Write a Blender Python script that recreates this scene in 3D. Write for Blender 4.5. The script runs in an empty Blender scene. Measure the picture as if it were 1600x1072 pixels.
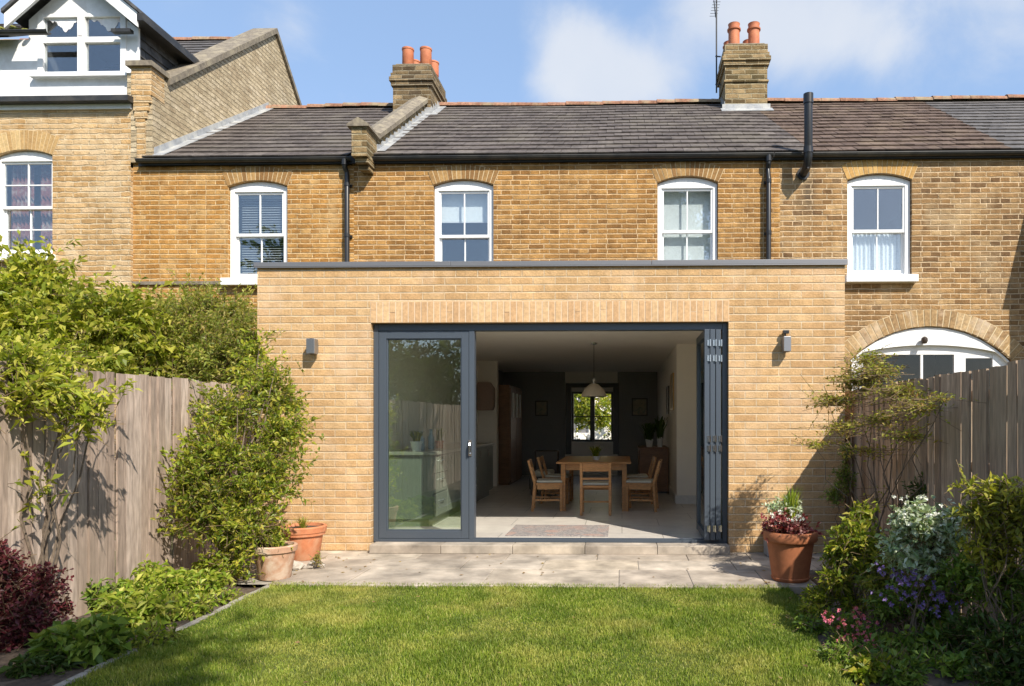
import bpy, math, random
import numpy as np
from mathutils import Vector
random.seed(7); RNG = np.random.default_rng(11)
S = bpy.context.scene; COL = S.collection
# ------------------------------------------------------------------ camera
F, CX, CY, PSI = 1100.0, 945.0, 660.0, math.radians(1.4)   # focal length and principal point on a 1600 px wide frame
CAMY, CAMZ = -7.33, 1.35
cam_d = bpy.data.cameras.new('camera'); cam = bpy.data.objects.new('camera', cam_d); COL.objects.link(cam)
cam_d.sensor_width = 36; cam_d.lens = F/1600*36; cam_d.shift_x = (800-CX)/1600; cam_d.shift_y = (CY-536)/1600
cam_d.clip_end = 2000; cam_d.clip_start = 0.05
cam.location = (0, CAMY, CAMZ); cam.rotation_euler = (math.radians(90), 0, PSI); S.camera = cam
# ------------------------------------------------------------------ world, sun, exposure
SUN = Vector((0.77, -1.0, 1.18)).normalized()
el = math.asin(SUN.z); az = math.atan2(SUN.x, SUN.y)
W = bpy.data.worlds.new('World'); S.world = W; W.use_nodes = True
S.view_settings.view_transform = 'Standard'; S.view_settings.look = 'None'; S.view_settings.gamma = 1
S.view_settings.exposure = 0.84
S.cycles.diffuse_bounces = 8; S.cycles.max_bounces = 14; S.cycles.transparent_max_bounces = 24
SKY_STRENGTH = 0.108
sd = bpy.data.lights.new('sun', 'SUN'); sd.energy = 4.1; sd.angle = math.radians(0.5); sd.color = (1, .93, .82)
so = bpy.data.objects.new('sun', sd); COL.objects.link(so); so.rotation_euler = (-SUN).to_track_quat('-Z', 'Y').to_euler()
so.location = (10, -14, 16)

def pix_dir(px, py):
    a = (px-CX)/F
    return Vector((a*math.cos(PSI)-math.sin(PSI), a*math.sin(PSI)+math.cos(PSI), (CY-py)/F))
def PT(px, py, Y):
    d = pix_dir(px, py); return Vector((0, CAMY, CAMZ)) + d*((Y-CAMY)/d.y)
def WX(px, Y): return PT(px, 660, Y).x
def HZ(px, py, Y): return PT(px, py, Y).z
def GP(px, py, z=0.0):
    d = pix_dir(px, py); return Vector((0, CAMY, CAMZ)) + d*((z-CAMZ)/d.z)

# world nodes: physical sky with procedural clouds placed by direction
nt = W.node_tree; nt.nodes.clear()
def N(nt, t, **k):
    n = nt.nodes.new(t)
    for a, b in k.items(): setattr(n, a, b)
    return n
def mth(nt, op, a, b=None, clamp=False):
    n = nt.nodes.new('ShaderNodeMath'); n.operation = op; n.use_clamp = clamp
    for i, v in enumerate([a, b]):
        if v is None: continue
        if isinstance(v, (int, float)): n.inputs[i].default_value = v
        else: nt.links.new(v, n.inputs[i])
    return n.outputs[0]
def world():
    L = nt.links.new
    sky = N(nt, 'ShaderNodeTexSky'); sky.sky_type = 'NISHITA'; sky.sun_disc = False
    sky.sun_elevation = el; sky.sun_rotation = az; sky.air_density = 1.0; sky.dust_density = 1.2; sky.ozone_density = 1.3
    tc = N(nt, 'ShaderNodeTexCoord')
    mp = N(nt, 'ShaderNodeMapping'); mp.inputs['Scale'].default_value = (1.3, 1.3, 1.6); L(tc.outputs['Generated'], mp.inputs['Vector'])
    n1 = N(nt, 'ShaderNodeTexNoise'); n1.inputs['Scale'].default_value = 4.2; n1.inputs['Detail'].default_value = 10; n1.inputs['Roughness'].default_value = .58
    n1.inputs['Distortion'].default_value = .25
    L(mp.outputs[0], n1.inputs['Vector'])
    tot = None
    for px, py, r, w in [(860, 140, .045, .75), (915, 125, .05, .9), (975, 115, .05, .9), (1035, 135, .045, .8), (940, 158, .06, .6), (870, 50, .045, .55), (920, 65, .04, .4), (1090, 15, .055, .6), (1170, 30, .06, .8), (1250, 40, .065, .85), (1330, 60, .05, .75), (1385, 75, .03, .5), (1230, 110, .05, .45), (430, 25, .05, .55), (470, 55, .035, .35), (1580, 5, .05, .6),
                         (300, -250, .25, .8), (1500, -300, .2, .8), (-300, 200, .2, .7), (2000, 200, .25, .8)]:
        d = pix_dir(px, py).normalized()
        vs = N(nt, 'ShaderNodeVectorMath', operation='DISTANCE'); L(tc.outputs['Generated'], vs.inputs[0]); vs.inputs[1].default_value = d
        g = mth(nt, 'DIVIDE', vs.outputs['Value'], r); g = mth(nt, 'MULTIPLY', g, g); g = mth(nt, 'MULTIPLY', g, -1.0)
        g = mth(nt, 'EXPONENT', g); g = mth(nt, 'MULTIPLY', g, w)
        tot = g if tot is None else mth(nt, 'ADD', tot, g)
    nz = mth(nt, 'SUBTRACT', n1.outputs['Fac'], .5); nz = mth(nt, 'MULTIPLY', nz, 2.9)
    v = mth(nt, 'ADD', tot, nz)
    mr = N(nt, 'ShaderNodeMapRange', interpolation_type='SMOOTHSTEP'); L(v, mr.inputs['Value'])
    mr.inputs['From Min'].default_value = .30; mr.inputs['From Max'].default_value = 1.75; mr.inputs['To Max'].default_value = .93
    n2 = N(nt, 'ShaderNodeTexNoise'); n2.inputs['Scale'].default_value = 5; n2.inputs['Detail'].default_value = 6; L(mp.outputs[0], n2.inputs['Vector'])
    cc = N(nt, 'ShaderNodeMix', data_type='RGBA'); L(n2.outputs['Fac'], cc.inputs[0])
    cc.inputs[6].default_value = (3.4, 3.8, 4.5, 1); cc.inputs[7].default_value = (4.5, 4.65, 4.9, 1)
    hz = N(nt, 'ShaderNodeMix', data_type='RGBA'); hz.inputs[0].default_value = .45
    hz.inputs[7].default_value = (2.5, 3.7, 5.8, 1); L(sky.outputs[0], hz.inputs[6])
    mx = N(nt, 'ShaderNodeMix', data_type='RGBA'); L(mr.outputs[0], mx.inputs[0]); L(hz.outputs[2], mx.inputs[6]); L(cc.outputs[2], mx.inputs[7])
    bg = N(nt, 'ShaderNodeBackground'); bg.inputs['Strength'].default_value = SKY_STRENGTH; L(mx.outputs[2], bg.inputs['Color'])
    o = N(nt, 'ShaderNodeOutputWorld'); L(bg.outputs[0], o.inputs['Surface'])
world()

# ------------------------------------------------------------------ mesh helpers
def tag(o, label=None, cat=None, group=None, kind=None):
    if label: o['label'] = label
    if cat: o['category'] = cat
    if group: o['group'] = group
    if kind: o['kind'] = kind
    return o
def thing(name, label, cat, loc=(0, 0, 0), rz=0.0, group=None):
    o = bpy.data.objects.new(name, None); COL.objects.link(o); o.empty_display_size = .2
    o.location = loc; o.rotation_euler = (0, 0, rz)
    return tag(o, label, cat, group)
def root_loc(p):
    v = Vector((0, 0, 0))
    while p is not None: v = v + p.location; p = p.parent
    return v
def mesh_np(name, V, Fc, mats, parent=None, local=False, uv=True, smooth=False, matidx=None):
    """V (n,3), Fc list of index lists or (m,3/4) array"""
    V = np.asarray(V, dtype=np.float64)
    me = bpy.data.meshes.new(name)
    if isinstance(Fc, np.ndarray):
        m, k = Fc.shape; loops = Fc.reshape(-1).astype(np.int32)
        starts = np.arange(m, dtype=np.int32)*k
    else:
        loops = np.fromiter((i for f in Fc for i in f), dtype=np.int32)
        ks = np.fromiter((len(f) for f in Fc), dtype=np.int32); starts = np.concatenate([[0], np.cumsum(ks)[:-1]]).astype(np.int32); m = len(ks)
    me.vertices.add(len(V)); me.vertices.foreach_set('co', V.astype(np.float32).reshape(-1))
    me.loops.add(len(loops)); me.loops.foreach_set('vertex_index', loops)
    me.polygons.add(m); me.polygons.foreach_set('loop_start', starts)
    me.update(calc_edges=True)
    if uv:
        nrm = np.zeros(m*3, dtype=np.float32); me.polygons.foreach_get('normal', nrm); nrm = nrm.reshape(-1, 3)
        ks2 = np.diff(np.concatenate([starts, [len(loops)]])); fn = np.repeat(nrm, ks2, axis=0); co = V[loops]
        h = np.sqrt(fn[:, 0]**2+fn[:, 1]**2)+1e-9
        flat = np.abs(fn[:, 2]) > .93
        tx, ty = -fn[:, 1]/h, fn[:, 0]/h
        ax = np.abs(tx) >= np.abs(ty); sg = np.where(ax, np.sign(tx), np.sign(ty))
        u = np.where(flat, co[:, 0], (tx*co[:, 0]+ty*co[:, 1])*sg); v = np.where(flat, co[:, 1], co[:, 2])
        l = me.uv_layers.new(name='UVMap'); l.data.foreach_set('uv', np.stack([u, v], 1).astype(np.float32).reshape(-1))
    if parent is not None and not local:
        r = root_loc(parent); V = V - np.array(r); me.vertices.foreach_set('co', V.astype(np.float32).reshape(-1)); me.update()
    for mt in (mats if isinstance(mats, (list, tuple)) else [mats]): me.materials.append(mt)
    if matidx is not None: me.polygons.foreach_set('material_index', np.array(matidx, dtype=np.int32))
    me.polygons.foreach_set('use_smooth', np.full(m, bool(smooth)))
    o = bpy.data.objects.new(name, me); COL.objects.link(o)
    if parent is not None: o.parent = parent
    return o
class MB:
    def __init__(s): s.v = []; s.f = []
    def add(s, vs, fs):
        b = len(s.v); s.v += [tuple(p) for p in vs]; s.f += [[b+i for i in f] for f in fs]; return s
    def box(s, x0, x1, y0, y1, z0, z1):
        x0, x1 = min(x0, x1), max(x0, x1); y0, y1 = min(y0, y1), max(y0, y1); z0, z1 = min(z0, z1), max(z0, z1)
        return s.add([(x0,y0,z0),(x1,y0,z0),(x1,y1,z0),(x0,y1,z0),(x0,y0,z1),(x1,y0,z1),(x1,y1,z1),(x0,y1,z1)],
                     [(0,3,2,1),(4,5,6,7),(0,1,5,4),(1,2,6,5),(2,3,7,6),(3,0,4,7)])
    def quad(s, a, b, c, d): return s.add([a, b, c, d], [(0,1,2,3)])
    def prism(s, pts, d):
        """polygon pts (3D list), extruded along vector d"""
        n = len(pts); d = Vector(d); P = [Vector(p) for p in pts]
        nn = Vector((0,0,0))
        for i in range(n): nn += P[i].cross(P[(i+1) % n])
        if nn.dot(d) > 0: P = P[::-1]
        return s.add([*P, *[p+d for p in P]], [tuple(range(n)), tuple(range(2*n-1, n-1, -1))] + [(i, i+n, (i+1) % n+n, (i+1) % n) for i in range(n)])
    def bar(s, a, b, w, h, up=(0,0,1)):
        """rectangular bar from a to b, width w (sideways), height h (along up)"""
        a = Vector(a); b = Vector(b); d = (b-a).normalized(); up = Vector(up); sd_ = d.cross(up)
        if sd_.length < 1e-4: sd_ = d.cross(Vector((1,0,0)))
        sd_.normalize(); u = sd_.cross(d).normalized(); sd_ *= w/2; u *= h/2
        return s.add([a-sd_-u, a+sd_-u, a+sd_+u, a-sd_+u, b-sd_-u, b+sd_-u, b+sd_+u, b-sd_+u],
                     [(0,1,2,3),(7,6,5,4),(0,4,5,1),(1,5,6,2),(2,6,7,3),(3,7,4,0)])
    def tube(s, path, rad, n=8, cap=True):
        path = [Vector(p) for p in path]; m = len(path)
        if isinstance(rad, (int, float)): rad = [rad]*m
        b = len(s.v); prev = None
        for i, p in enumerate(path):
            d = (path[min(i+1, m-1)]-path[max(i-1, 0)]).normalized()
            if prev is None:
                a = d.cross(Vector((0,0,1)));
                if a.length < .05: a = d.cross(Vector((1,0,0)))
            else: a = prev - d*prev.dot(d)
            a.normalize(); c = d.cross(a); prev = a
            for k in range(n):
                t = 2*math.pi*k/n; s.v.append(tuple(p + (a*math.cos(t)+c*math.sin(t))*rad[i]))
        for i in range(m-1):
            for k in range(n):
                s.f.append([b+i*n+k, b+i*n+(k+1) % n, b+(i+1)*n+(k+1) % n, b+(i+1)*n+k])
        if cap: s.f.append([b+k for k in range(n-1, -1, -1)]); s.f.append([b+(m-1)*n+k for k in range(n)])
        return s
    def lathe(s, c, prof, n=28, close=False):
        """prof list of (r,z)"""
        b = len(s.v); m = len(prof)
        for r, z in prof:
            for k in range(n):
                t = 2*math.pi*k/n; s.v.append((c[0]+r*math.cos(t), c[1]+r*math.sin(t), c[2]+z))
        for i in range(m-1):
            for k in range(n): s.f.append([b+i*n+k, b+i*n+(k+1) % n, b+(i+1)*n+(k+1) % n, b+(i+1)*n+k])
        s.f.append([b+k for k in range(n-1, -1, -1)]); s.f.append([b+(m-1)*n+k for k in range(n)])
        return s
    def build(s, name, mat, parent=None, local=False, smooth=False, bevel=0):
        o = mesh_np(name, np.array(s.v), s.f, mat, parent, local, smooth=smooth)
        if smooth:
            try: o.data.set_sharp_from_angle(angle=math.radians(40))
            except Exception: pass
        if bevel:
            m = o.modifiers.new('bevel', 'BEVEL'); m.width = bevel; m.segments = 2; m.limit_method = 'ANGLE'
        return o
def copy_tree(o, parent=None):
    c = o.copy(); COL.objects.link(c)
    if parent is not None: c.parent = parent
    for ch in list(o.children): copy_tree(ch, c)
    return c
def struct(name, o): return tag(o, kind='structure')

# ------------------------------------------------------------------ materials
def mat_base(name):
    m = bpy.data.materials.new(name); m.use_nodes = True; t = m.node_tree; b = t.nodes['Principled BSDF']; return m, t, b
def noise(t, vec, scale, detail=4, rough=.55, dist=0):
    n = N(t, 'ShaderNodeTexNoise'); n.inputs['Scale'].default_value = scale; n.inputs['Detail'].default_value = detail
    n.inputs['Roughness'].default_value = rough; n.inputs['Distortion'].default_value = dist
    if vec is not None: t.links.new(vec, n.inputs['Vector'])
    return n.outputs['Fac']
def ramp(t, fac, stops, interp='LINEAR'):
    r = N(t, 'ShaderNodeValToRGB'); cr = r.color_ramp; cr.interpolation = interp
    while len(cr.elements) < len(stops): cr.elements.new(.5)
    for e, (p, c) in zip(cr.elements, stops): e.position = p; e.color = (*c, 1) if len(c) == 3 else c
    t.links.new(fac, r.inputs['Fac']); return r.outputs['Color']
def mixc(t, fac, a, b, mode='MIX'):
    n = N(t, 'ShaderNodeMix', data_type='RGBA', blend_type=mode)
    for i, v in ((0, fac), (6, a), (7, b)):
        if isinstance(v, (int, float)): n.inputs[i].default_value = v
        elif isinstance(v, tuple): n.inputs[i].default_value = (*v, 1)
        else: t.links.new(v, n.inputs[i])
    return n.outputs[2]
def bump(t, h, b, strength=.5, dist=.01):
    n = N(t, 'ShaderNodeBump'); n.inputs['Strength'].default_value = strength; n.inputs['Distance'].default_value = dist
    t.links.new(h, n.inputs['Height']); t.links.new(n.outputs[0], b.inputs['Normal'])
def gscale(t, c, f): return mixc(t, 1.0, c, (f, f, f), 'MULTIPLY')

def brick_mat(name, cols, mortar, bw=.225, bh=.075, ms=.008, squash=1.0, wobble=.004, soot=.35, sootcol=(.10,.075,.05), bstr=.7, pale=0.0, palecol=(.6,.5,.36), soot_scale=.9, smooth=.25, vj=.25, bd=.022, stain=None, blot=.7):
    m, t, b = mat_base(name); L = t.links.new
    uv = N(t, 'ShaderNodeTexCoord').outputs['UV']
    nz = N(t, 'ShaderNodeTexNoise'); nz.inputs['Scale'].default_value = 6; nz.inputs['Detail'].default_value = 3; L(uv, nz.inputs['Vector'])
    sub = N(t, 'ShaderNodeVectorMath', operation='SUBTRACT'); L(nz.outputs['Color'], sub.inputs[0]); sub.inputs[1].default_value = (.5,.5,.5)
    sc = N(t, 'ShaderNodeVectorMath', operation='SCALE'); L(sub.outputs[0], sc.inputs[0]); sc.inputs['Scale'].default_value = wobble*4
    ad = N(t, 'ShaderNodeVectorMath', operation='ADD'); L(uv, ad.inputs[0]); L(sc.outputs[0], ad.inputs[1])
    br = N(t, 'ShaderNodeTexBrick'); L(ad.outputs[0], br.inputs['Vector'])
    br.offset = .5; br.squash = squash; br.squash_frequency = 2
    for k, v in (('Color1', (0,0,0,1)), ('Color2', (1,1,1,1)), ('Mortar', (.5,.5,.5,1))): br.inputs[k].default_value = v
    br.inputs['Scale'].default_value = 1; br.inputs['Mortar Size'].default_value = ms; br.inputs['Mortar Smooth'].default_value = smooth
    br.inputs['Brick Width'].default_value = bw; br.inputs['Row Height'].default_value = bh
    bc = ramp(t, br.outputs['Color'], cols)
    big = noise(t, uv, soot_scale, 6, .6, .4); fine = noise(t, uv, 55, 4, .65); mid = noise(t, uv, 9, 5, .6)
    bc = mixc(t, .55, bc, ramp(t, fine, [(.25, (.45,.42,.38)), (.75, (1.35,1.3,1.25))]), 'MULTIPLY')
    bc = mixc(t, blot, bc, ramp(t, mid, [(.3, (.58,.55,.50)), (.7, (1.35,1.34,1.3))]), 'MULTIPLY')
    st = N(t, 'ShaderNodeMapping'); st.inputs['Scale'].default_value = (1, .28, 1); L(uv, st.inputs['Vector']); bc = mixc(t, .55, bc, ramp(t, noise(t, st.outputs[0], 2.2, 5, .6), [(.3, (.66,.64,.60)), (.65, (1.15,1.15,1.15))]), 'MULTIPLY')
    if stain:
        sp = N(t, 'ShaderNodeSeparateXYZ'); L(uv, sp.inputs[0]); g_ = mth(t, 'DIVIDE', mth(t, 'SUBTRACT', sp.outputs[0], stain[0]), stain[2]); g_ = mth(t, 'EXPONENT', mth(t, 'MULTIPLY', mth(t, 'MULTIPLY', g_, g_), -1.0)); gv = mth(t, 'DIVIDE', mth(t, 'SUBTRACT', sp.outputs[1], stain[1]), stain[3]); gv = mth(t, 'EXPONENT', mth(t, 'MULTIPLY', mth(t, 'MULTIPLY', gv, gv), -1.0))
        bc = mixc(t, mth(t, 'MULTIPLY', mth(t, 'MULTIPLY', g_, gv), mth(t, 'ADD', mid, .25), True), bc, (.05,.042,.035))
    sm = ramp(t, big, [(.42, (0,0,0)), (.72, (1,1,1))]); smf = mth(t, 'MULTIPLY', sm, soot)
    bc = mixc(t, smf, bc, sootcol)
    if pale:
        pb = noise(t, uv, 1.6, 7, .65, .6); pm = mth(t, 'MULTIPLY', ramp(t, pb, [(.50, (0,0,0)), (.66, (1,1,1))]), pale)
        bc = mixc(t, pm, bc, palecol)
    mo = mixc(t, .5, mortar, ramp(t, mid, [(.3, (.6,.6,.6)), (.7, (1.2,1.2,1.2))]), 'MULTIPLY')
    mo = mixc(t, mth(t, 'MULTIPLY', smf, .6), mo, sootcol)
    sx = N(t, 'ShaderNodeSeparateXYZ'); L(ad.outputs[0], sx.inputs[0]); fr = mth(t, 'FRACT', mth(t, 'DIVIDE', sx.outputs[1], bh)); fr = mth(t, 'ABSOLUTE', mth(t, 'SUBTRACT', fr, .5))
    hj = N(t, 'ShaderNodeMapRange'); hj.inputs['From Min'].default_value = .5-1.5*ms/bh; hj.inputs['From Max'].default_value = .5-.75*ms/bh; L(fr, hj.inputs['Value'])
    vn = ramp(t, noise(t, uv, 7, 3, .6), [(.38, (vj,)*3), (.62, (1,1,1))]); vm = mth(t, 'MULTIPLY', br.outputs['Fac'], vn)
    hn = ramp(t, noise(t, uv, 4, 4, .6), [(.30, (.55,)*3), (.55, (1,1,1))]); mask = mth(t, 'MAXIMUM', mth(t, 'MULTIPLY', hj.outputs[0], hn), vm)
    c = mixc(t, mask, bc, mo); L(c, b.inputs['Base Color'])
    h = mth(t, 'SUBTRACT', 1.0, mask); h = mth(t, 'ADD', h, mth(t, 'MULTIPLY', fine, .5)); h = mth(t, 'ADD', h, mth(t, 'MULTIPLY', mid, .6))
    bump(t, h, b, bstr, bd); b.inputs['Roughness'].default_value = .92; b.inputs['Specular IOR Level'].default_value = .2
    return m
def island_mat(name, cols, rough=.85, nscale=20, nstr=.5, bstr=.4, bdist=.004, spec=.3, stretch=None, big=None, coord='Object'):
    """colour varies per mesh island (brick, slate, board) + noise"""
    m, t, b = mat_base(name); L = t.links.new
    g = N(t, 'ShaderNodeNewGeometry'); tc = N(t, 'ShaderNodeTexCoord').outputs[coord]
    v = tc
    if stretch:
        mp = N(t, 'ShaderNodeMapping'); mp.inputs['Scale'].default_value = stretch; L(tc, mp.inputs['Vector'])
        ri = N(t, 'ShaderNodeVectorMath', operation='ADD'); L(mp.outputs[0], ri.inputs[0])
        cmb = N(t, 'ShaderNodeCombineXYZ'); r7 = mth(t, 'MULTIPLY', g.outputs['Random Per Island'], 37.0)
        L(r7, cmb.inputs[0]); L(r7, cmb.inputs[1]); L(r7, cmb.inputs[2]); L(cmb.outputs[0], ri.inputs[1]); v = ri.outputs[0]
    c = ramp(t, g.outputs['Random Per Island'], cols)
    n1 = noise(t, v, nscale, 6, .62); n2 = noise(t, v, nscale*.25, 3, .5)
    c = mixc(t, nstr, c, ramp(t, n1, [(.28, (.4,.4,.4)), (.72, (1.5,1.5,1.5))]), 'MULTIPLY')
    c = mixc(t, nstr*.7, c, ramp(t, n2, [(.3, (.6,.6,.6)), (.7, (1.35,1.35,1.35))]), 'MULTIPLY')
    if big:
        bg = noise(t, tc, big[0], 5, .6); c = mixc(t, mth(t, 'MULTIPLY', ramp(t, bg, [(.5,(0,0,0)),(.68,(1,1,1))]), big[2]), c, big[1])
    L(c, b.inputs['Base Color']); b.inputs['Roughness'].default_value = rough; b.inputs['Specular IOR Level'].default_value = spec
    if bstr: bump(t, n1, b, bstr, bdist)
    return m
def plain(name, col, rough=.6, metal=0, nscale=30, nstr=.15, bstr=0, spec=.5, var=None, vscale=2.0):
    m, t, b = mat_base(name); L = t.links.new; tc = N(t, 'ShaderNodeTexCoord').outputs['Object']
    n1 = noise(t, tc, nscale, 5, .6)
    c = mixc(t, nstr, col, ramp(t, n1, [(.3, (.5,.5,.5)), (.7, (1.3,1.3,1.3))]), 'MULTIPLY')
    if var: c = mixc(t, ramp(t, noise(t, tc, vscale, 6, .65, .3), [(.48,(0,0,0)),(.62,(1,1,1))]), c, var)
    L(c, b.inputs['Base Color']); b.inputs['Roughness'].default_value = rough; b.inputs['Metallic'].default_value = metal
    b.inputs['Specular IOR Level'].default_value = spec
    if bstr: bump(t, n1, b, bstr, .005)
    return m
def glass_mat(name, tint=(.85,.93,.88), ior=1.6, refl=1.0):
    m = bpy.data.materials.new(name); m.use_nodes = True; t = m.node_tree; t.nodes.clear(); L = t.links.new
    ge = N(t, 'ShaderNodeNewGeometry'); dp = N(t, 'ShaderNodeVectorMath', operation='DOT_PRODUCT'); L(ge.outputs['Incoming'], dp.inputs[0]); L(ge.outputs['Normal'], dp.inputs[1])
    f0 = ((ior-1)/(ior+1))**2; q = mth(t, 'SUBTRACT', 1.0, mth(t, 'ABSOLUTE', dp.outputs['Value'])); q = mth(t, 'POWER', q, 5.0); q = mth(t, 'ADD', mth(t, 'MULTIPLY', q, 1-f0), f0)
    gl = N(t, 'ShaderNodeBsdfGlossy'); gl.inputs['Roughness'].default_value = .0; gl.inputs['Color'].default_value = (refl,refl,refl,1)
    tr = N(t, 'ShaderNodeBsdfTransparent'); tr.inputs['Color'].default_value = (*tint, 1)
    tc = N(t, 'ShaderNodeTexCoord').outputs['Object']; n = noise(t, tc, 1.1, 2, .4)
    bp = N(t, 'ShaderNodeBump'); bp.inputs['Strength'].default_value = .12; bp.inputs['Distance'].default_value = .02; L(n, bp.inputs['Height']); L(bp.outputs[0], gl.inputs['Normal'])
    mx = N(t, 'ShaderNodeMixShader'); L(q, mx.inputs[0]); L(tr.outputs[0], mx.inputs[1]); L(gl.outputs[0], mx.inputs[2])
    o = N(t, 'ShaderNodeOutputMaterial'); L(mx.outputs[0], o.inputs['Surface']); return m
def leaf_mat(name, cols, trans=.35, rough=.5, spec=.35, nscale=1.6, patch=(.6, 1.35)):
    m = bpy.data.materials.new(name); m.use_nodes = True; t = m.node_tree; b = t.nodes['Principled BSDF']; L = t.links.new
    g = N(t, 'ShaderNodeNewGeometry'); tc = N(t, 'ShaderNodeTexCoord').outputs['Object']
    c = ramp(t, g.outputs['Random Per Island'], cols)
    n = noise(t, tc, nscale, 3, .5); c = mixc(t, .8, c, ramp(t, n, [(.3, (patch[0],)*3), (.7, (patch[1],)*3)]), 'MULTIPLY')
    L(c, b.inputs['Base Color']); b.inputs['Roughness'].default_value = rough; b.inputs['Specular IOR Level'].default_value = spec
    tl = N(t, 'ShaderNodeBsdfTranslucent'); L(mixc(t, 1.0, c, (1.25, 1.35, .55), 'MULTIPLY'), tl.inputs['Color'])
    mx = N(t, 'ShaderNodeMixShader'); mx.inputs[0].default_value = trans; L(b.outputs[0], mx.inputs[1]); L(tl.outputs[0], mx.inputs[2])
    L(mx.outputs[0], t.nodes['Material Output'].inputs['Surface']); return m

M = {}
M['ext_brick'] = brick_mat('buff_brick', [(0,(.49,.31,.155)),(.35,(.52,.34,.172)),(.7,(.545,.362,.188)),(1,(.575,.395,.215))], (.62,.49,.33), bw=.232, bh=.0797, ms=.0056, soot=.0, wobble=.0015, bstr=.8, pale=.45, palecol=(.64,.47,.32), blot=.3, vj=.45, bd=.014)
M['mid_brick'] = brick_mat('yellow_stock_brick', [(0,(.25,.128,.042)),(.25,(.35,.185,.058)),(.6,(.405,.222,.072)),(1,(.45,.265,.10))], (.66,.47,.27), bh=.068, bw=.215, ms=.0068, squash=.62, soot=.28, wobble=.004, bstr=.9)
M['leftter_brick'] = brick_mat('orange_stock_brick', [(0,(.35,.178,.05)),(.3,(.41,.212,.062)),(.7,(.45,.245,.075)),(1,(.50,.305,.12))], (.68,.49,.27), bh=.0685, bw=.215, ms=.0066, squash=.62, soot=.14, wobble=.005, pale=.40, palecol=(.54,.39,.20), bstr=.9)
M['tall_brick'] = brick_mat('pale_stock_brick', [(0,(.46,.285,.125)),(.3,(.52,.345,.17)),(.7,(.56,.39,.21)),(1,(.61,.45,.28))], (.66,.53,.35), bh=.0735, ms=.0074, soot=.12, wobble=.009, pale=.75, palecol=(.64,.49,.30), bstr=1.0, vj=.1)
M['side_brick'] = brick_mat('cream_brick', [(0,(.42,.34,.23)),(.3,(.49,.41,.28)),(.7,(.54,.46,.32)),(1,(.58,.50,.37))], (.36,.29,.19), bh=.075, ms=.008, soot=.12, wobble=.007, bstr=1.0, vj=.1)
M['right_brick'] = brick_mat('brown_stock_brick', [(0,(.18,.105,.05)),(.25,(.29,.17,.072)),(.6,(.36,.22,.098)),(1,(.42,.28,.14))], (.66,.50,.32), bh=.072, bw=.215, ms=.0068, squash=.62, soot=.36, wobble=.005, pale=.35, palecol=(.52,.41,.25), bstr=.95, stain=(WX(1263,2.35), HZ(1263,300,2.35), .10, .32))
M['chim_brick'] = brick_mat('sooty_brick', [(0,(.07,.05,.03)),(.4,(.16,.115,.06)),(.7,(.24,.175,.095)),(1,(.32,.24,.14))], (.34,.29,.2), bh=.084, ms=.008, soot=.6, wobble=.006, bstr=1.0, soot_scale=2.0)
M['chim_brick2'] = brick_mat('mossy_brick', [(0,(.10,.07,.035)),(.4,(.24,.17,.085)),(.7,(.33,.24,.13)),(1,(.40,.30,.17))], (.40,.34,.22), bh=.084, ms=.008, soot=.4, sootcol=(.12,.11,.05), wobble=.006, bstr=1.0, soot_scale=2.5)
M['vous'] = island_mat('arch_brick', [(0,(.20,.10,.035)),(.5,(.29,.165,.06)),(1,(.38,.23,.09))], nscale=40, nstr=.45)
M['vous_worn'] = island_mat('worn_arch_brick', [(0,(.26,.16,.075)),(.5,(.36,.235,.11)),(1,(.43,.30,.16))], nscale=30, nstr=.6, big=(2.5,(.55,.46,.36),.7))
M['vous_pale'] = island_mat('arch_brick_pale', [(0,(.36,.22,.09)),(.5,(.46,.30,.13)),(1,(.52,.37,.18))], nscale=40, nstr=.4)
M['vous_orange'] = island_mat('arch_brick_orange', [(0,(.38,.22,.07)),(.5,(.46,.27,.09)),(1,(.52,.33,.12))], nscale=40, nstr=.4)
M['soldier'] = island_mat('soldier_brick', [(0,(.47,.29,.15)),(.5,(.53,.34,.18)),(1,(.57,.385,.21))], nscale=30, nstr=.35)
M['mortar'] = plain('mortar', (.60,.47,.33), .95)
M['mortar_old'] = plain('old_mortar', (.60,.49,.31), .95)
M['slate'] = island_mat('slate', [(0,(.094,.078,.070)),(.5,(.106,.089,.079)),(.9,(.118,.100,.089)),(1,(.145,.124,.108))], rough=.75, nscale=14, nstr=.7, bstr=.5, spec=.25, big=(1.5,(.16,.14,.11),.5))
M['slate_brown'] = island_mat('brown_tile', [(0,(.09,.062,.048)),(.5,(.108,.075,.058)),(1,(.13,.092,.072))], rough=.85, nscale=14, nstr=.6, bstr=.5, spec=.25, big=(2.2,(.20,.15,.10),.5))
M['slate_blue'] = island_mat('blue_slate', [(0,(.092,.083,.078)),(.5,(.105,.096,.09)),(1,(.125,.114,.106))], rough=.7, nscale=14, nstr=.5, bstr=.4, spec=.35)
M['cheek'] = island_mat('cheek_slate', [(0,(.05,.05,.052)),(1,(.11,.105,.10))], rough=.6, nscale=12, nstr=.6)
M['ridge'] = island_mat('ridge_tile', [(0,(.22,.11,.065)),(.5,(.29,.15,.095)),(1,(.30,.20,.13))], rough=.9, nscale=25, nstr=.7, big=(4,(.30,.25,.16),.85))
M['felt'] = plain('roof_underlay', (.03,.03,.03), .9)
M['lead'] = plain('lead', (.30,.31,.32), .5, .0, 12, .5, .2, var=(.40,.40,.38), vscale=5)
M['stone_cope'] = plain('coping_stone', (.19,.16,.12), .9, 0, 18, .8, .6, var=(.27,.23,.16), vscale=6)
M['black'] = plain('black_plastic', (.018,.018,.019), .35, 0, 12, .3)
M['gutter'] = plain('cast_iron', (.028,.027,.026), .45, 0, 9, .5, var=(.055,.05,.042), vscale=3)
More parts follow.
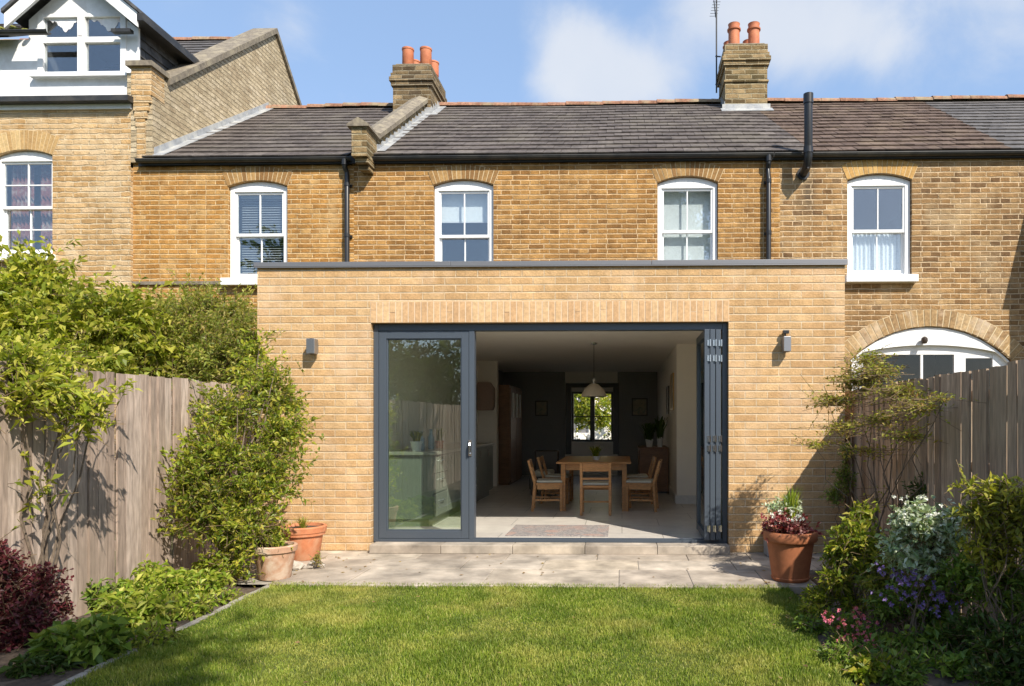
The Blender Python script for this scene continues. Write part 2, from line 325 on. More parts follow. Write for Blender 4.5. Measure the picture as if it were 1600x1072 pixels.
M['white'] = plain('white_paint', (.82,.82,.81), .35, 0, 6, .06)
M['old_white'] = plain('peeling_white_paint', (.80,.80,.79), .55, 0, 14, .12, .15, var=(.70,.69,.67), vscale=3)
M['peel'] = plain('flaked_paint', (.78,.78,.78), .7, 0, 12, .2, .2, var=(.62,.55,.52), vscale=4)
M['pot'] = plain('terracotta', (.36,.125,.05), .8, 0, 18, .35, .2)
M['pot_new'] = plain('orange_terracotta', (.52,.19,.085), .7, 0, 14, .3, .15, var=(.55,.27,.15), vscale=5)
M['pot_pale'] = plain('pale_terracotta', (.46,.27,.17), .85, 0, 14, .4, .25, var=(.55,.42,.31), vscale=7)
M['cpot'] = plain('chimney_clay', (.50,.17,.075), .7, 0, 8, .4, .1, var=(.40,.12,.05), vscale=5)
M['anth'] = plain('anthracite_aluminium', (.075,.092,.115), .38, .25, 200, .06)
M['cope_metal'] = plain('grey_aluminium', (.20,.20,.21), .4, .4, 90, .1)
M['chrome'] = plain('steel', (.6,.6,.6), .2, 1, 60, .1)
M['lightbox'] = plain('brushed_steel', (.30,.30,.31), .38, .8, 120, .2)
M['glass'] = glass_mat('door_glass', (.84,.91,.86), 2.25)
M['glass_up'] = glass_mat('window_glass', (.90,.93,.94), 2.25)
M['glass_clear'] = glass_mat('clear_glass', (.9,.92,.92), 1.4)
M['plaster'] = plain('plaster', (.86,.81,.73), .85, 0, 4, .06)
M['ceil'] = plain('ceiling_paint', (.88,.83,.75), .9, 0, 4, .05)
M['dark_room'] = plain('unlit_room_grey', (.16,.16,.17), .9)  # dark colour stands in for the gloom of unlit rooms behind windows
M['dark_wall'] = plain('dark_grey', (.30,.29,.28), .8)
M['skirt'] = plain('skirting_paint', (.68,.67,.64), .5)
M['unit'] = plain('sage_paint', (.19,.20,.17), .45, 0, 8, .1)
M['worktop'] = plain('worktop', (.30,.29,.25), .3, 0, 40, .3)
M['blind'] = plain('blind_fabric', (.86,.87,.86), .8)
M['slat'] = plain('venetian_slat', (.42,.43,.43), .5)
M['lace'] = plain('lace', (.80,.82,.84), .9, 0, 60, .5)
M['redcurtain'] = plain('patterned_curtain', (.28,.10,.08), .9, 0, 18, .7, var=(.40,.32,.28), vscale=9)
M['cushion'] = plain('cushion_fabric', (.55,.55,.48), .9, 0, 40, .2)
M['paint_dark'] = plain('dark_varnish', (.05,.035,.025), .35)
M['art'] = plain('print', (.45,.38,.26), .6, 0, 6, .8, var=(.18,.22,.16), vscale=7)
M['gold'] = plain('gilt_frame', (.45,.28,.10), .4, .3)
M['shade'] = plain('lamp_glass', (.60,.52,.42), .35)
M['soil'] = plain('soil', (.075,.052,.035), .95, 0, 30, .9, .9, var=(.13,.095,.065), vscale=9)
M['edging'] = plain('edging_stone', (.32,.29,.24), .9, 0, 25, .6, .4)
M['driftwood'] = plain('driftwood', (.42,.37,.31), .9, 0, 25, .7, .5)
M['ceramic'] = plain('white_ceramic', (.7,.7,.68), .3)
M['blueceramic'] = plain('blue_ceramic', (.25,.36,.42), .25)
def wood_mat(name, a, b_, rough=.45, stretch=(1,12,1)):
    return island_mat(name, [(0,a),(1,b_)], rough, 6, .5, .15, .002, .4, stretch)
M['pine'] = wood_mat('pine', (.42,.20,.075), (.50,.26,.10), .38, (3,3,14))
M['cab_wood'] = wood_mat('oak_veneer', (.20,.10,.05), (.26,.135,.065), .4, (2,2,9))
M['fence_l'] = island_mat('weathered_board', [(0,(.30,.225,.175)),(.5,(.385,.295,.235)),(1,(.45,.36,.295))], .9, 5, .65, .6, .004, .2, (9,9,1.1), big=(1.2,(.27,.21,.16),.6))
M['fence_r'] = island_mat('grey_board', [(0,(.28,.20,.14)),(.5,(.37,.27,.19)),(1,(.46,.345,.25))], .9, 5, .6, .6, .004, .2, (9,9,1.1), big=(1.1,(.27,.23,.15),.4))
M['bark'] = plain('bark', (.16,.12,.085), .95, 0, 30, .8, .8)
M['twig'] = plain('twig', (.17,.115,.06), .9, 0, 40, .5)
def flag_mat():
    m = island_mat('flagstone', [(0,(.31,.255,.20)),(.35,(.36,.305,.245)),(.7,(.40,.345,.28)),(1,(.44,.37,.28))], .85, 3.2, .85, .35, .004, .3, big=(1.3,(.27,.225,.175),.8)); return m
M['flag'] = flag_mat()
def floor_mat():
    m, t, b = mat_base('floor_tile'); L = t.links.new; uv = N(t, 'ShaderNodeTexCoord').outputs['UV']
    br = N(t, 'ShaderNodeTexBrick'); L(uv, br.inputs['Vector']); br.inputs['Scale'].default_value = 1; br.inputs['Brick Width'].default_value = .9; br.inputs['Row Height'].default_value = .6
    br.inputs['Mortar Size'].default_value = .004; br.inputs['Color1'].default_value = (.54,.50,.45,1); br.inputs['Color2'].default_value = (.60,.56,.50,1); br.inputs['Mortar'].default_value = (.22,.21,.19,1)
    c = mixc(t, .35, br.outputs['Color'], ramp(t, noise(t, uv, 5, 6, .65), [(.3,(.6,.6,.6)),(.7,(1.25,1.25,1.25))]), 'MULTIPLY')
    L(c, b.inputs['Base Color']); b.inputs['Roughness'].default_value = .33; return m
M['floor'] = floor_mat()
def rug_mat():
    m, t, b = mat_base('woven_rug'); L = t.links.new; uv = N(t, 'ShaderNodeTexCoord').outputs['UV']
    v = N(t, 'ShaderNodeTexVoronoi'); v.inputs['Scale'].default_value = 26; L(uv, v.inputs['Vector'])
    w = N(t, 'ShaderNodeTexVoronoi'); w.inputs['Scale'].default_value = 9; L(uv, w.inputs['Vector'])
    c = ramp(t, v.outputs['Distance'], [(.2,(.16,.145,.14)),(.35,(.34,.30,.27)),(.6,(.20,.18,.175))])
    c = mixc(t, ramp(t, w.outputs['Color'], [(.62,(0,0,0)),(.8,(.45,.45,.45))]), c, (.42,.24,.18)); L(c, b.inputs['Base Color']); b.inputs['Roughness'].default_value = .95; return m
M['rug'] = rug_mat()
def ground_mat(name, stops, sc=1.2):
    m, t, b = mat_base(name); L = t.links.new; tc = N(t, 'ShaderNodeTexCoord').outputs['Object']
    c = ramp(t, noise(t, tc, sc, 8, .65), stops); n2 = noise(t, tc, 60, 4, .6)
    c = mixc(t, .6, c, ramp(t, n2, [(.3,(.5,.5,.5)),(.7,(1.4,1.4,1.4))]), 'MULTIPLY'); L(c, b.inputs['Base Color'])
    bump(t, n2, b, .6, .02); b.inputs['Roughness'].default_value = .95; b.inputs['Specular IOR Level'].default_value = .1; return m
M['ground'] = ground_mat('garden_ground', [(.35,(.06,.075,.03)),(.6,(.10,.10,.045))])
M['lawn'] = ground_mat('lawn_soil', [(.35,(.055,.09,.015)),(.6,(.10,.115,.03))])
M['road'] = ground_mat('asphalt', [(.3,(.05,.05,.05)),(.7,(.07,.07,.07))])
M['hedge'] = leaf_mat('hedge_leaf', [(0,(.03,.06,.012)),(.5,(.055,.10,.02)),(1,(.10,.16,.03))])
def grass_mat():
    m = bpy.data.materials.new('grass_blade'); m.use_nodes = True; t = m.node_tree; b = t.nodes['Principled BSDF']; L = t.links.new
    g = N(t, 'ShaderNodeNewGeometry'); tc = N(t, 'ShaderNodeTexCoord').outputs['Object']
    c = ramp(t, g.outputs['Random Per Island'], [(0,(.13,.20,.02)),(.5,(.215,.285,.035)),(.85,(.31,.36,.06)),(1,(.48,.44,.16))])
    n = noise(t, tc, 1.3, 6, .7, .3); c = mixc(t, ramp(t, n, [(.48,(0,0,0)),(.66,(.75,.75,.75))]), c, (.42,.38,.11))
    n2 = noise(t, tc, 2.6, 5, .65, .4); c = mixc(t, .9, c, ramp(t, n2, [(.36,(.60,.68,.58)),(.62,(1.2,1.16,1.12))]), 'MULTIPLY')
    L(c, b.inputs['Base Color']); b.inputs['Roughness'].default_value = .5; b.inputs['Specular IOR Level'].default_value = .3
    tl = N(t, 'ShaderNodeBsdfTranslucent'); L(mixc(t, 1.0, c, (1.1,1.2,.6), 'MULTIPLY'), tl.inputs['Color'])
    mx = N(t, 'ShaderNodeMixShader'); mx.inputs[0].default_value = .35; L(b.outputs[0], mx.inputs[1]); L(tl.outputs[0], mx.inputs[2])
    L(mx.outputs[0], t.nodes['Material Output'].inputs['Surface']); return m
M['grass'] = grass_mat()
def LC(*c): return [(i/(len(c)-1), x) for i, x in enumerate(c)]
M['lf_yellow'] = leaf_mat('yellow_green_leaf', LC((.15,.20,.02),(.28,.32,.03),(.40,.40,.05),(.54,.48,.10)), .45)
M['lf_olive'] = leaf_mat('olive_leaf', LC((.15,.19,.035),(.25,.29,.05),(.38,.38,.07),(.50,.40,.13)), .5)
M['lf_shrub'] = leaf_mat('bright_shrub_leaf', LC((.10,.15,.015),(.20,.26,.025),(.33,.36,.035),(.50,.42,.07)), .45, .42)
M['lf_low'] = leaf_mat('fresh_green_leaf', LC((.15,.24,.02),(.27,.36,.035),(.42,.46,.06),(.55,.52,.12)), .4)
M['lf_red'] = leaf_mat('dark_red_leaf', LC((.06,.014,.02),(.10,.02,.028),(.17,.032,.04),(.08,.035,.02)), .3)
M['lf_redpot'] = leaf_mat('crimson_leaf', LC((.14,.025,.03),(.26,.04,.05),(.40,.10,.10),(.50,.30,.25)), .3)
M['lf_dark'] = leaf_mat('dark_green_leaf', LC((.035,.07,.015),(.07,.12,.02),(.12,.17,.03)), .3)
M['lf_mid'] = leaf_mat('mid_green_leaf', LC((.09,.16,.025),(.17,.26,.035),(.30,.36,.06)), .35)
M['lf_silver'] = leaf_mat('silver_leaf', LC((.26,.38,.18),(.50,.58,.38),(.72,.76,.62),(.18,.28,.10)), .3)
M['lf_gold'] = leaf_mat('golden_leaf', LC((.20,.24,.03),(.38,.37,.045),(.52,.46,.07),(.16,.20,.03)), .4)
M['lf_rust'] = leaf_mat('olive_rust_leaf', LC((.20,.24,.03),(.34,.36,.05),(.34,.20,.06),(.50,.48,.09)), .4)
M['lf_tree'] = leaf_mat('tree_leaf', LC((.04,.075,.012),(.075,.12,.02),(.12,.17,.03)), .35)
M['fl_purple'] = leaf_mat('purple_petal', LC((.14,.08,.32),(.21,.13,.40),(.28,.20,.46)), .3, patch=(.9,1.1))
M['fl_pink'] = leaf_mat('pink_petal', LC((.62,.10,.14),(.70,.20,.22),(.60,.14,.30)), .3, patch=(.9,1.1))
M['fl_white'] = leaf_mat('white_petal', LC((.70,.70,.62),(.78,.78,.72)), .2, patch=(.9,1.1))

# ------------------------------------------------------------------ architecture helpers
def arc_pts(x0, x1, zs, rise, n=10):
    w = (x1-x0)/2; xc = (x0+x1)/2
    if rise < 1e-4: return [(x0, zs), (x1, zs)]
    R = (w*w+rise*rise)/(2*rise); zc = zs+rise-R; a = math.asin(min(1, w/R))
    return [(xc+R*math.sin(-a+2*a*i/n), zc+R*math.cos(-a+2*a*i/n)) for i in range(n+1)]
def wall_holes(mb, X0, X1, Z0, Z1, Y, holes, depth=.12):
    """front sheet at Y with holes (x0,x1,z0,zs,rise); reveals go back by depth. holes sorted, not overlapping in x"""
    x = X0
    for (a, b, z0, zs, rise) in sorted(holes):
        mb.quad((x,Y,Z0),(a,Y,Z0),(a,Y,Z1),(x,Y,Z1)); x = b
        if z0 > Z0: mb.quad((a,Y,Z0),(b,Y,Z0),(b,Y,z0),(a,Y,z0))
        pts = arc_pts(a, b, zs, rise)
        for (p, q) in zip(pts[:-1], pts[1:]):
            mb.quad((p[0],Y,p[1]),(q[0],Y,q[1]),(q[0],Y,Z1),(p[0],Y,Z1))
            mb.quad((p[0],Y,p[1]),(p[0],Y+depth,p[1]),(q[0],Y+depth,q[1]),(q[0],Y,q[1]))
        mb.quad((a,Y,z0),(a,Y+depth,z0),(a,Y+depth,zs),(a,Y,zs)); mb.quad((b,Y,z0),(b,Y,zs),(b,Y+depth,zs),(b,Y+depth,z0))
        if z0 > Z0: mb.quad((a,Y,z0),(b,Y,z0),(b,Y+depth,z0),(a,Y+depth,z0))
    mb.quad((x,Y,Z0),(X1,Y,Z0),(X1,Y,Z1),(x,Y,Z1))
def arch(parent, x0, x1, zs, rise, t, Y, n, mat, jit=.0, name='brick_arch'):
    w = (x1-x0)/2; xc = (x0+x1)/2; R = (w*w+rise*rise)/(2*rise); zc = zs+rise-R; a = math.asin(w/R)
    mb = MB(); back = MB(); back_pts = []
    for i in range(n):
        a0 = -a+2*a*(i+.075)/n; a1 = -a+2*a*(i+.925)/n
        tt = t*random.uniform(.97,1.03); pr = random.uniform(.004,.008)
        P = [(xc+r*math.sin(q), Y-pr, zc+r*math.cos(q)) for r, q in ((R+.004,a0),(R+.004,a1),(R+tt,a1),(R+tt,a0))]
        mb.prism(P, (0,.1,0))
    o = mb.build(name, mat, parent)
    for i in range(n):
        a0 = -a+2*a*i/n; a1 = -a+2*a*(i+1)/n
        P = [(xc+r*math.sin(q), Y-.002, zc+r*math.cos(q)) for r, q in ((R+.002,a0),(R+.002,a1),(R+t,a1),(R+t,a0))]
        back.quad(P[0], P[1], P[2], P[3])
    back.build('mortar_bed', M['mortar_old'], parent)
    return o
def sash(parent, x0, x1, z0, zs, rise, Y, cols=2, urows=1, lrows=1, mid=.5, fr=.045, inner='none', label=None, mat='white', sill=True, sillw=.05, cut=None):
    """box sash window standing at plane Y (front of frame)"""
    mb = MB(); ft = fr
    top = zs-.012
    mb.box(x0, x0+ft, Y, Y+.09, z0, zs); mb.box(x1-ft, x1, Y, Y+.09, z0, zs)
    # arched head
    pts = arc_pts(x0, x1, zs, rise, 10); hz = zs-.02
    for p, q in zip(pts[:-1], pts[1:]):
        mb.prism([(p[0],Y+.001,hz-.03),(q[0],Y+.001,hz-.03),(q[0],Y+.001,q[1]-.002),(p[0],Y+.001,p[1]-.002)], (0,.088,0))
    mb.box(x0+ft, x1-ft, Y-.012, Y+.03, hz-.045, hz-.03)
    mb.box(x0+ft, x1-ft, Y, Y+.09, z0, z0+.035)
    o = mb.build('window', M[mat], parent, bevel=.004)
    if label: o['label'] = label
    a, b = x0+ft, x1-ft; t = hz-.045; zb = z0+.035; zm = zb+(t-zb)*mid; s = .028
    us, ls = MB(), MB()
    def sashframe(m, z_0, z_1, y, bot, topb, rows, br=.016):
        m.box(a, a+s, y, y+.035, z_0, z_1); m.box(b-s, b, y, y+.035, z_0, z_1)
        m.box(a+s, b-s, y, y+.035, z_0, z_0+bot); m.box(a+s, b-s, y, y+.035, z_1-topb, z_1)
        for i in range(1, cols):
            xc = a+s+(b-a-2*s)*i/cols; m.box(xc-br/2, xc+br/2, y+.004, y+.031, z_0+bot, z_1-topb)
        for i in range(1, rows):
            zc = z_0+bot+(z_1-z_0-bot-topb)*i/rows; m.box(a+s, b-s, y+.006, y+.029, zc-br/2, zc+br/2)
    sashframe(us, zm-.02, t, Y+.012, .04, .03, urows); sashframe(ls, zb, zm+.02, Y+.052, .06, .04, lrows)
    us.build('sash', M[mat], o, bevel=.003); ls.build('sash', M[mat], o, bevel=.003)
    MB().box(a+s, b-s, Y+.026, Y+.030, zm+.02, t-.03).build('glass_pane', M['glass_up'], o)
    MB().box(a+s, b-s, Y+.066, Y+.070, zb+.06, zm-.02).build('glass_pane', M['glass_up'], o)
    if sill:
        MB().box(x0-sillw, x1+sillw, Y-.16, Y+.10, z0-.10, z0-.002).build('sill', M['white'], o, bevel=.006)
    if inner == 'venetian':
        v = MB(); z = zb+.02
        while z < t-.05:
            v.prism([(a+.03,Y+.12,z),(b-.03,Y+.12,z),(b-.03,Y+.135,z+.012),(a+.03,Y+.135,z+.012)], (0,.002,.002)); z += .034
        v.box(a+.03, b-.03, Y+.11, Y+.15, t-.05, t-.02); v.build('venetian_blind', M['slat'], o)
    elif inner == 'roller_full':
        MB().box(a, b, Y+.14, Y+.145, zb-.02, t).build('blind', M['blind'], o)
    elif inner == 'roller_part':
        MB().box(a, b, Y+.14, Y+.145, zb+(t-zb)*.68, t).build('blind', M['blind'], o)
        MB().box(a, b, Y+.135, Y+.155, zb+(t-zb)*.66, zb+(t-zb)*.68).build('blind_rail', M['white'], o)
    elif inner == 'lace':
        v = MB(); n = 60; P = []
        for i in range(n+1):
            xx = a+(b-a)*.99*i/n; P.append((xx, Y+.13+.012*math.sin(i*1.25)+.006*math.sin(i*.6)))
        for p, q in zip(P[:-1], P[1:]): v.quad((p[0],p[1],zb-.02),(q[0],q[1],zb-.02),(q[0],q[1],zm+.0),(p[0],p[1],zm+.0))
        v.build('net_curtain', M['lace'], o, smooth=True)
    elif inner == 'red':
        for (u0, u1) in ((.0,.42),(.58,1.0)):
            v = MB(); n = 30; P = []
            for i in range(n+1):
                xx = a+(b-a)*(u0+(u1-u0)*i/n); P.append((xx, Y+.16+.025*math.sin(i*1.1)))
            for p, q in zip(P[:-1], P[1:]): v.quad((p[0],p[1],zb-.02),(q[0],q[1],zb-.02),(q[0],q[1],t),(p[0],p[1],t))
            v.build('curtain', M['redcurtain'], o, smooth=True)
    return o
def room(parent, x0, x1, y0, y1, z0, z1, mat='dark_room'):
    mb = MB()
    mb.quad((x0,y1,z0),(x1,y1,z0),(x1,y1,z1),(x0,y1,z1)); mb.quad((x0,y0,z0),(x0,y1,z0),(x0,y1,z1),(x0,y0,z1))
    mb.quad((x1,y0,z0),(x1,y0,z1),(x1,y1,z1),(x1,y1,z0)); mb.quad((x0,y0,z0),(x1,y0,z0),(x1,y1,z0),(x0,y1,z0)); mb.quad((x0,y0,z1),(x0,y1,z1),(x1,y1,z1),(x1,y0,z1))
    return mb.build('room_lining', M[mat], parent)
def slates(parent, inside, X0, X1, Ye, ze, Yr, zr, rows, w, mat, sag=.0, name='slates', jit=1.0, xlo=None, xhi=None):
    L_ = math.hypot(Yr-Ye, zr-ze); dy, dz = (Yr-Ye)/L_, (zr-ze)/L_; ny, nz_ = -dz, dy; e = L_/rows; mb = MB()
    for r in range(rows):
        x = X0-(w/2 if r % 2 else 0)
        while x < X1:
            ww = w
            s0 = r*e; s1 = min(L_, s0+e*1.05); xm = x+w/2
            a, b = max(x+.003, X0), min(x+ww-.003, X1)
            if xlo: a = max(a, xlo(s0/L_))
            if xhi: b = min(b, xhi(s0/L_))
            if b-a > .012 and inside(xm, (s0+s1)/2/L_):
                g = sag*(1.6+math.sin(xm*1.7)+.6*math.sin(xm*3.9+1))*math.sin(math.pi*min(1, max(0, s0/L_*.8+.15)))
                j = random.uniform(-.006,.006)*jit; k0 = .022+random.uniform(-.004,.007)*jit+g; k1 = .004+g; s0 += j
                def P(xx, s, k): return (xx, Ye+dy*s+ny*k, ze+dz*s+nz_*k)
                tl = random.uniform(-.003,.003)*jit
                v = [P(a,s0+tl,k0),P(b,s0-tl,k0),P(b,s1,k1),P(a,s1,k1),P(a,s0+tl,k0-.016),P(b,s0-tl,k0-.016),P(b,s1,k1-.012),P(a,s1,k1-.012)]
                mb.add(v, [(0,1,2,3),(4,5,1,0),(5,6,2,1),(7,4,0,3)])
            x += ww
    return mb.build(name, mat, parent)
def ridge(parent, X0, X1, Y, z, L0=.33, mat='ridge'):
    mb = MB(); x = X0; i = 0
    while x < X1-.02:
        x1 = min(x+L0, X1); r = .085+random.uniform(-.004,.006); dz = random.uniform(-.008,.008)+.014*math.sin(x*1.1)
        n = 8; b = len(mb.v)
        for xx, rr in ((x, r+.008), (x1+.02, r)):
            for k in range(n+1):
                t = math.pi*k/n; mb.v.append((xx, Y-rr*1.15*math.cos(t), z-.045+dz+rr*math.sin(t)))
        for k in range(n): mb.f.append([b+k, b+n+1+k, b+n+2+k, b+k+1])
        mb.f.append([b+k for k in range(n+1)])
        x = x1
    return mb.build('ridge_tiles', M[mat], parent, smooth=False)
def gutter(parent, X0, X1, Y, z, r=.047, fas=True, name='gutter'):
    mb = MB(); n = 6; b = len(mb.v)
    for xx in (X0, X1):
        for rr in (r, r-.006):
            for k in range(n+1):
                t = math.pi+math.pi*k/n; mb.v.append((xx, Y+rr*math.cos(t), z+rr*math.sin(t)))
    m = n+1
    for k in range(n):
        mb.f.append([b+k, b+k+1, b+2*m+k+1, b+2*m+k]); mb.f.append([b+m+k+1, b+m+k, b+3*m+k, b+3*m+k+1]); mb.f.append([b+k, b+m+k, b+m+k+1, b+k+1]); mb.f.append([b+2*m+k+1,b+3*m+k+1,b+3*m+k,b+2*m+k])
    mb.f.append([b, b+2*m, b+3*m, b+m]); mb.f.append([b+n, b+m+n, b+3*m+n, b+2*m+n])
    mb.box(X0, X1, Y-r-.004, Y-r+.004, z-.008, z+.004)
    return mb.build(name, M['gutter'], parent)

# ------------------------------------------------------------------ SETTING: ground, lawn, patio
YW = 2.35      # plane of the terrace wall
struct('ground', MB().quad((-400,-400,-.10),(400,-400,-.10),(400,400,-.10),(-400,400,-.10)).build('ground', M['ground']))
XFL, XFR = WX(398, 0)-.03, WX(1320, 0)+.12     # fences
pl = GP(408, 918); pl2 = GP(80, 1072)
def lawn_left(y): return pl.x+.02+(pl2.x-pl.x)/(pl2.y-pl.y)*(y-pl.y)
rp = [GP(1243, 921), GP(1256, 960), GP(1292, 1010), GP(1345, 1072)]
def lawn_right(y):
    ys = [p.y for p in rp][::-1]; xs = [p.x for p in rp][::-1]
    if y < ys[0]: return xs[0]+(ys[0]-y)*.05
    return float(np.interp(y, ys, xs))
YL = GP(850, 915).y
mb = MB(); ys = np.linspace(-14, YL, 50)
for a, b in zip(ys[:-1], ys[1:]):
    mb.quad((lawn_left(a),a,-.03),(lawn_right(a),a,-.03),(lawn_right(b),b,-.03),(lawn_left(b),b,-.03))
struct('lawn', mb.build('lawn', M['lawn']))
# soil beds
def bed(name, xa, xb, y0, y1, z=-.05):
    mb = MB(); ys = np.linspace(y0, y1, 60); nx = 8
    g = [[(xa(y)+(xb(y)-xa(y))*i/nx, y, z+.03*math.sin(i*1.9+y*5)*math.sin(math.pi*i/nx)+random.uniform(-.012,.012)+.03*math.sin(math.pi*i/nx)) for i in range(nx+1)] for y in ys]
    for r in range(len(ys)-1):
        for i in range(nx): mb.quad(g[r][i], g[r][i+1], g[r+1][i+1], g[r+1][i])
    return struct(name, mb.build(name, M['soil']))
bed('left_soil_bed', lambda y: XFL, lambda y: lawn_left(y)-.02, -12, -.9)
bed('right_soil_bed', lambda y: lawn_right(y) if y < YL else 1.55, lambda y: XFR, -12, -.02, -.04)
# edging stones along the left border
mb = MB(); y = -12
while y < YL-.1:
    l = random.uniform(.35,.6); a, b = lawn_left(y), lawn_left(y+l-.01)
    mb.prism([(a-.05,y,-.08),(a+.0,y,-.08),(b+.0,y+l-.012,-.08),(b-.05,y+l-.012,-.08)], (0,0,.065+random.uniform(-.006,.006))); y += l
tag(mb.build('lawn_edging', M['edging'], bevel=.006), 'thin weathered stone edging between the lawn and the left flower bed', 'edging')
# patio of flagstones
mb = MB()
rows = [(GP(850,915).y, GP(850,889).y), (GP(850,889).y, -.42), (-.42, 0.0)]
XP0, XP1 = WX(385, -.3)-.1, XFR-.05
for ri, (y0, y1) in enumerate(rows):
    x = (XP0+ (.2, .0, .35)[ri])-.4; xe = 1.62 if ri == 0 else XP1
    while x < xe:
        w = random.choice([.62,.9,.75,1.15,.9]); a, b = max(x, XP0 if ri else lawn_left(y0)-.03), min(x+w, xe)
        if b-a > .12:
            h = random.uniform(-.003,.003)
            mb.prism([(a+.0025,y0+.0025,-.06),(b-.0025,y0+.0025,-.06),(b-.0025,y1-.0025,-.06),(a+.0025,y1-.0025,-.06)], (0,0,.06+h))
        x += w
struct('patio', mb.build('patio', M['flag'], bevel=.006))
mb = MB().quad((XP0-.1,rows[0][0]+.02,-.009),(1.6,rows[0][0]+.02,-.009),(1.6,-.0,-.009),(XP0-.1,-.0,-.009))
struct('patio_bedding', mb.build('patio_bedding', M['edging']))

# grass
def blades(n, xr, yr, h, seed):
    r = np.random.default_rng(seed); x = r.uniform(*xr, n); y = r.uniform(*yr, n)
    lx = np.array([lawn_left(v) for v in np.linspace(yr[0], yr[1], 200)]); rx = np.array([lawn_right(v) for v in np.linspace(yr[0], yr[1], 200)])
    yy = np.linspace(yr[0], yr[1], 200); k = (x > np.interp(y, yy, lx)-.01+.02*np.sin(y*31)) & (x < np.interp(y, yy, rx)+.03*np.sin(y*9))
    x, y = x[k], y[k]; n = len(x)
    hh = h*r.uniform(.5, 1.25, n)*(.8+.35*np.sin(x*3.1+1)*np.sin(y*4.3)); th = r.uniform(0, 2*np.pi, n); ln = r.uniform(.1,.75,n)*hh; td = r.uniform(0, 2*np.pi, n)
    w = r.uniform(.0016,.0032,n); c, s = np.cos(th)*w, np.sin(th)*w; z0 = -.032
    dx, dy = np.cos(td)*ln, np.sin(td)*ln
    V = np.empty((n,5,3)); V[:,0] = np.stack([x-c,y-s,np.full(n,z0)],1); V[:,1] = np.stack([x+c,y+s,np.full(n,z0)],1)
    V[:,2] = np.stack([x+c*.8+dx*.35,y+s*.8+dy*.35,z0+hh*.6],1); V[:,3] = np.stack([x-c*.8+dx*.35,y-s*.8+dy*.35,z0+hh*.6],1); V[:,4] = np.stack([x+dx,y+dy,z0+hh],1)
    b = np.arange(n)[:,None]*5; F_ = np.concatenate([b+np.array([[0,1,2]]), b+np.array([[0,2,3]]), b+np.array([[3,2,4]])])
    return V.reshape(-1,3), F_
V1, F1 = blades(270000, (-4.2, 2.4), (-4.4, YL+.03), .034, 1); V2, F2 = blades(60000, (-5, 3.2), (-11, -4.4), .04, 2); V3, F3 = blades(7000, (-3.4, 1.9), (YL-.05, YL+.055), .055, 3)
tag(mesh_np('grass', np.concatenate([V1, V2, V3]), np.concatenate([F1, F2+len(V1), F3+len(V1)+len(V2)]), M['grass'], uv=False), 'sunlit mown lawn grass with straw coloured dry patches', 'grass', kind='stuff')

# ================================================================== THE TERRACE
YE, ZE = 2.28, 5.02            # roof edge
YR = 5.5; ZR = HZ(850, 166, YR)-.0
def roof_z(y): return ZE+(y-YE)*(ZR-ZE)/(YR-YE)
YB = 9.6
XA = WX(208, YW); XM = WX(553, YW); XN = WX(1219, YW); XQ = WX(1579, YE)+.02; XEND = 12.5
ZT = 5.0
def shell(parent, x0, x1, mat, z0=0, back=True):
    mb = MB()
    mb.quad((x1,YB,z0),(x0,YB,z0),(x0,YB,ZT),(x1,YB,ZT)); return mb
def rear_roof(parent, x0, x1, mat='slate'):
    MB().prism([(x0,YR,ZR-.02),(x0,YB+.2,roof_z(YE)-.12),(x0,YB+.2,roof_z(YE)-.02),(x0,YR,ZR+.06)], (x1-x0,0,0)).build('rear_roof_slope', M['felt' if mat is None else mat], parent)
def underlay(parent, x0, x1):
    MB().prism([(x0,YE+.01,ZE-.10),(x0,YR,ZR-.12),(x0,YR,ZR-.012),(x0,YE+.01,ZE-.005)], (x1-x0,0,0)).build('roof_deck', M['felt'], parent)

# window rectangles on the terrace wall
def wrect(px0, px1, pyt_c, pyt_s, pyb, Y=YW):
    x0, x1 = WX(px0, Y), WX(px1, Y); zc = HZ((px0+px1)/2, pyt_c, Y); zs = HZ((px0+px1)/2, pyt_s, Y); zb = HZ((px0+px1)/2, pyb, Y)
    return x0, x1, zb, zs, zc-zs
W1 = wrect(356, 449, 282, 291, 436); W2 = wrect(677, 771, 280, 289, 434); W3 = wrect(1027, 1122, 275, 285, 431); W4 = wrect(1324, 1425, 271, 281, 431)
def hole(w): return (w[0], w[1], w[2], w[3], w[4])

# ---- left terraced house
hL = thing('terraced_house', 'terraced house of orange stock brick between the tall pale house and the stepped roof parapet', 'house', (XA+1, YW, 0), group='houses of the terrace')
shell(hL, XA, XM, None).build('street_wall', M['leftter_brick'], hL); mb = MB(); wall_holes(mb, XA, XM, 0, ZT, YW, [hole(W1)], .14)
mb.build('wall', M['leftter_brick'], hL)
arch(hL, W1[0]-.005, W1[1]+.005, W1[3], W1[4], .20, YW, 15, M['vous'])
sash(hL, W1[0]+.005, W1[1]-.005, W1[2], W1[3]-.003, W1[4], YW+.05, mid=.50, fr=.07, inner='venetian')
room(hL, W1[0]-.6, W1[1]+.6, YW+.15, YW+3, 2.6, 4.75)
slates(hL, lambda x, s: x > WX(237,2.3)-.1 and x < XM+.05, WX(222, YE), XM, YE, ZE, YR, ZR, 15, .24, M['slate'], .004, jit=.35)
underlay(hL, WX(222, YE), XM+.1); rear_roof(hL, XA, XM)
ridge(hL, WX(400, YR), WX(640,YR), YR, ZR+.03)
gutter(hL, WX(215, YE), WX(549, YE), YE-.01, ZE-.03)
MB().box(WX(218,YW), XM-.02, YW-.022, YW-.003, ZE-.095, ZE-.01).build('fascia', M['gutter'], hL)
MB().box(XA-.0, WX(352,YW), YW-.03, YW-.002, HZ(300,445,YW), HZ(300,440,YW)).build('string_course', M['stone_cope'], hL)
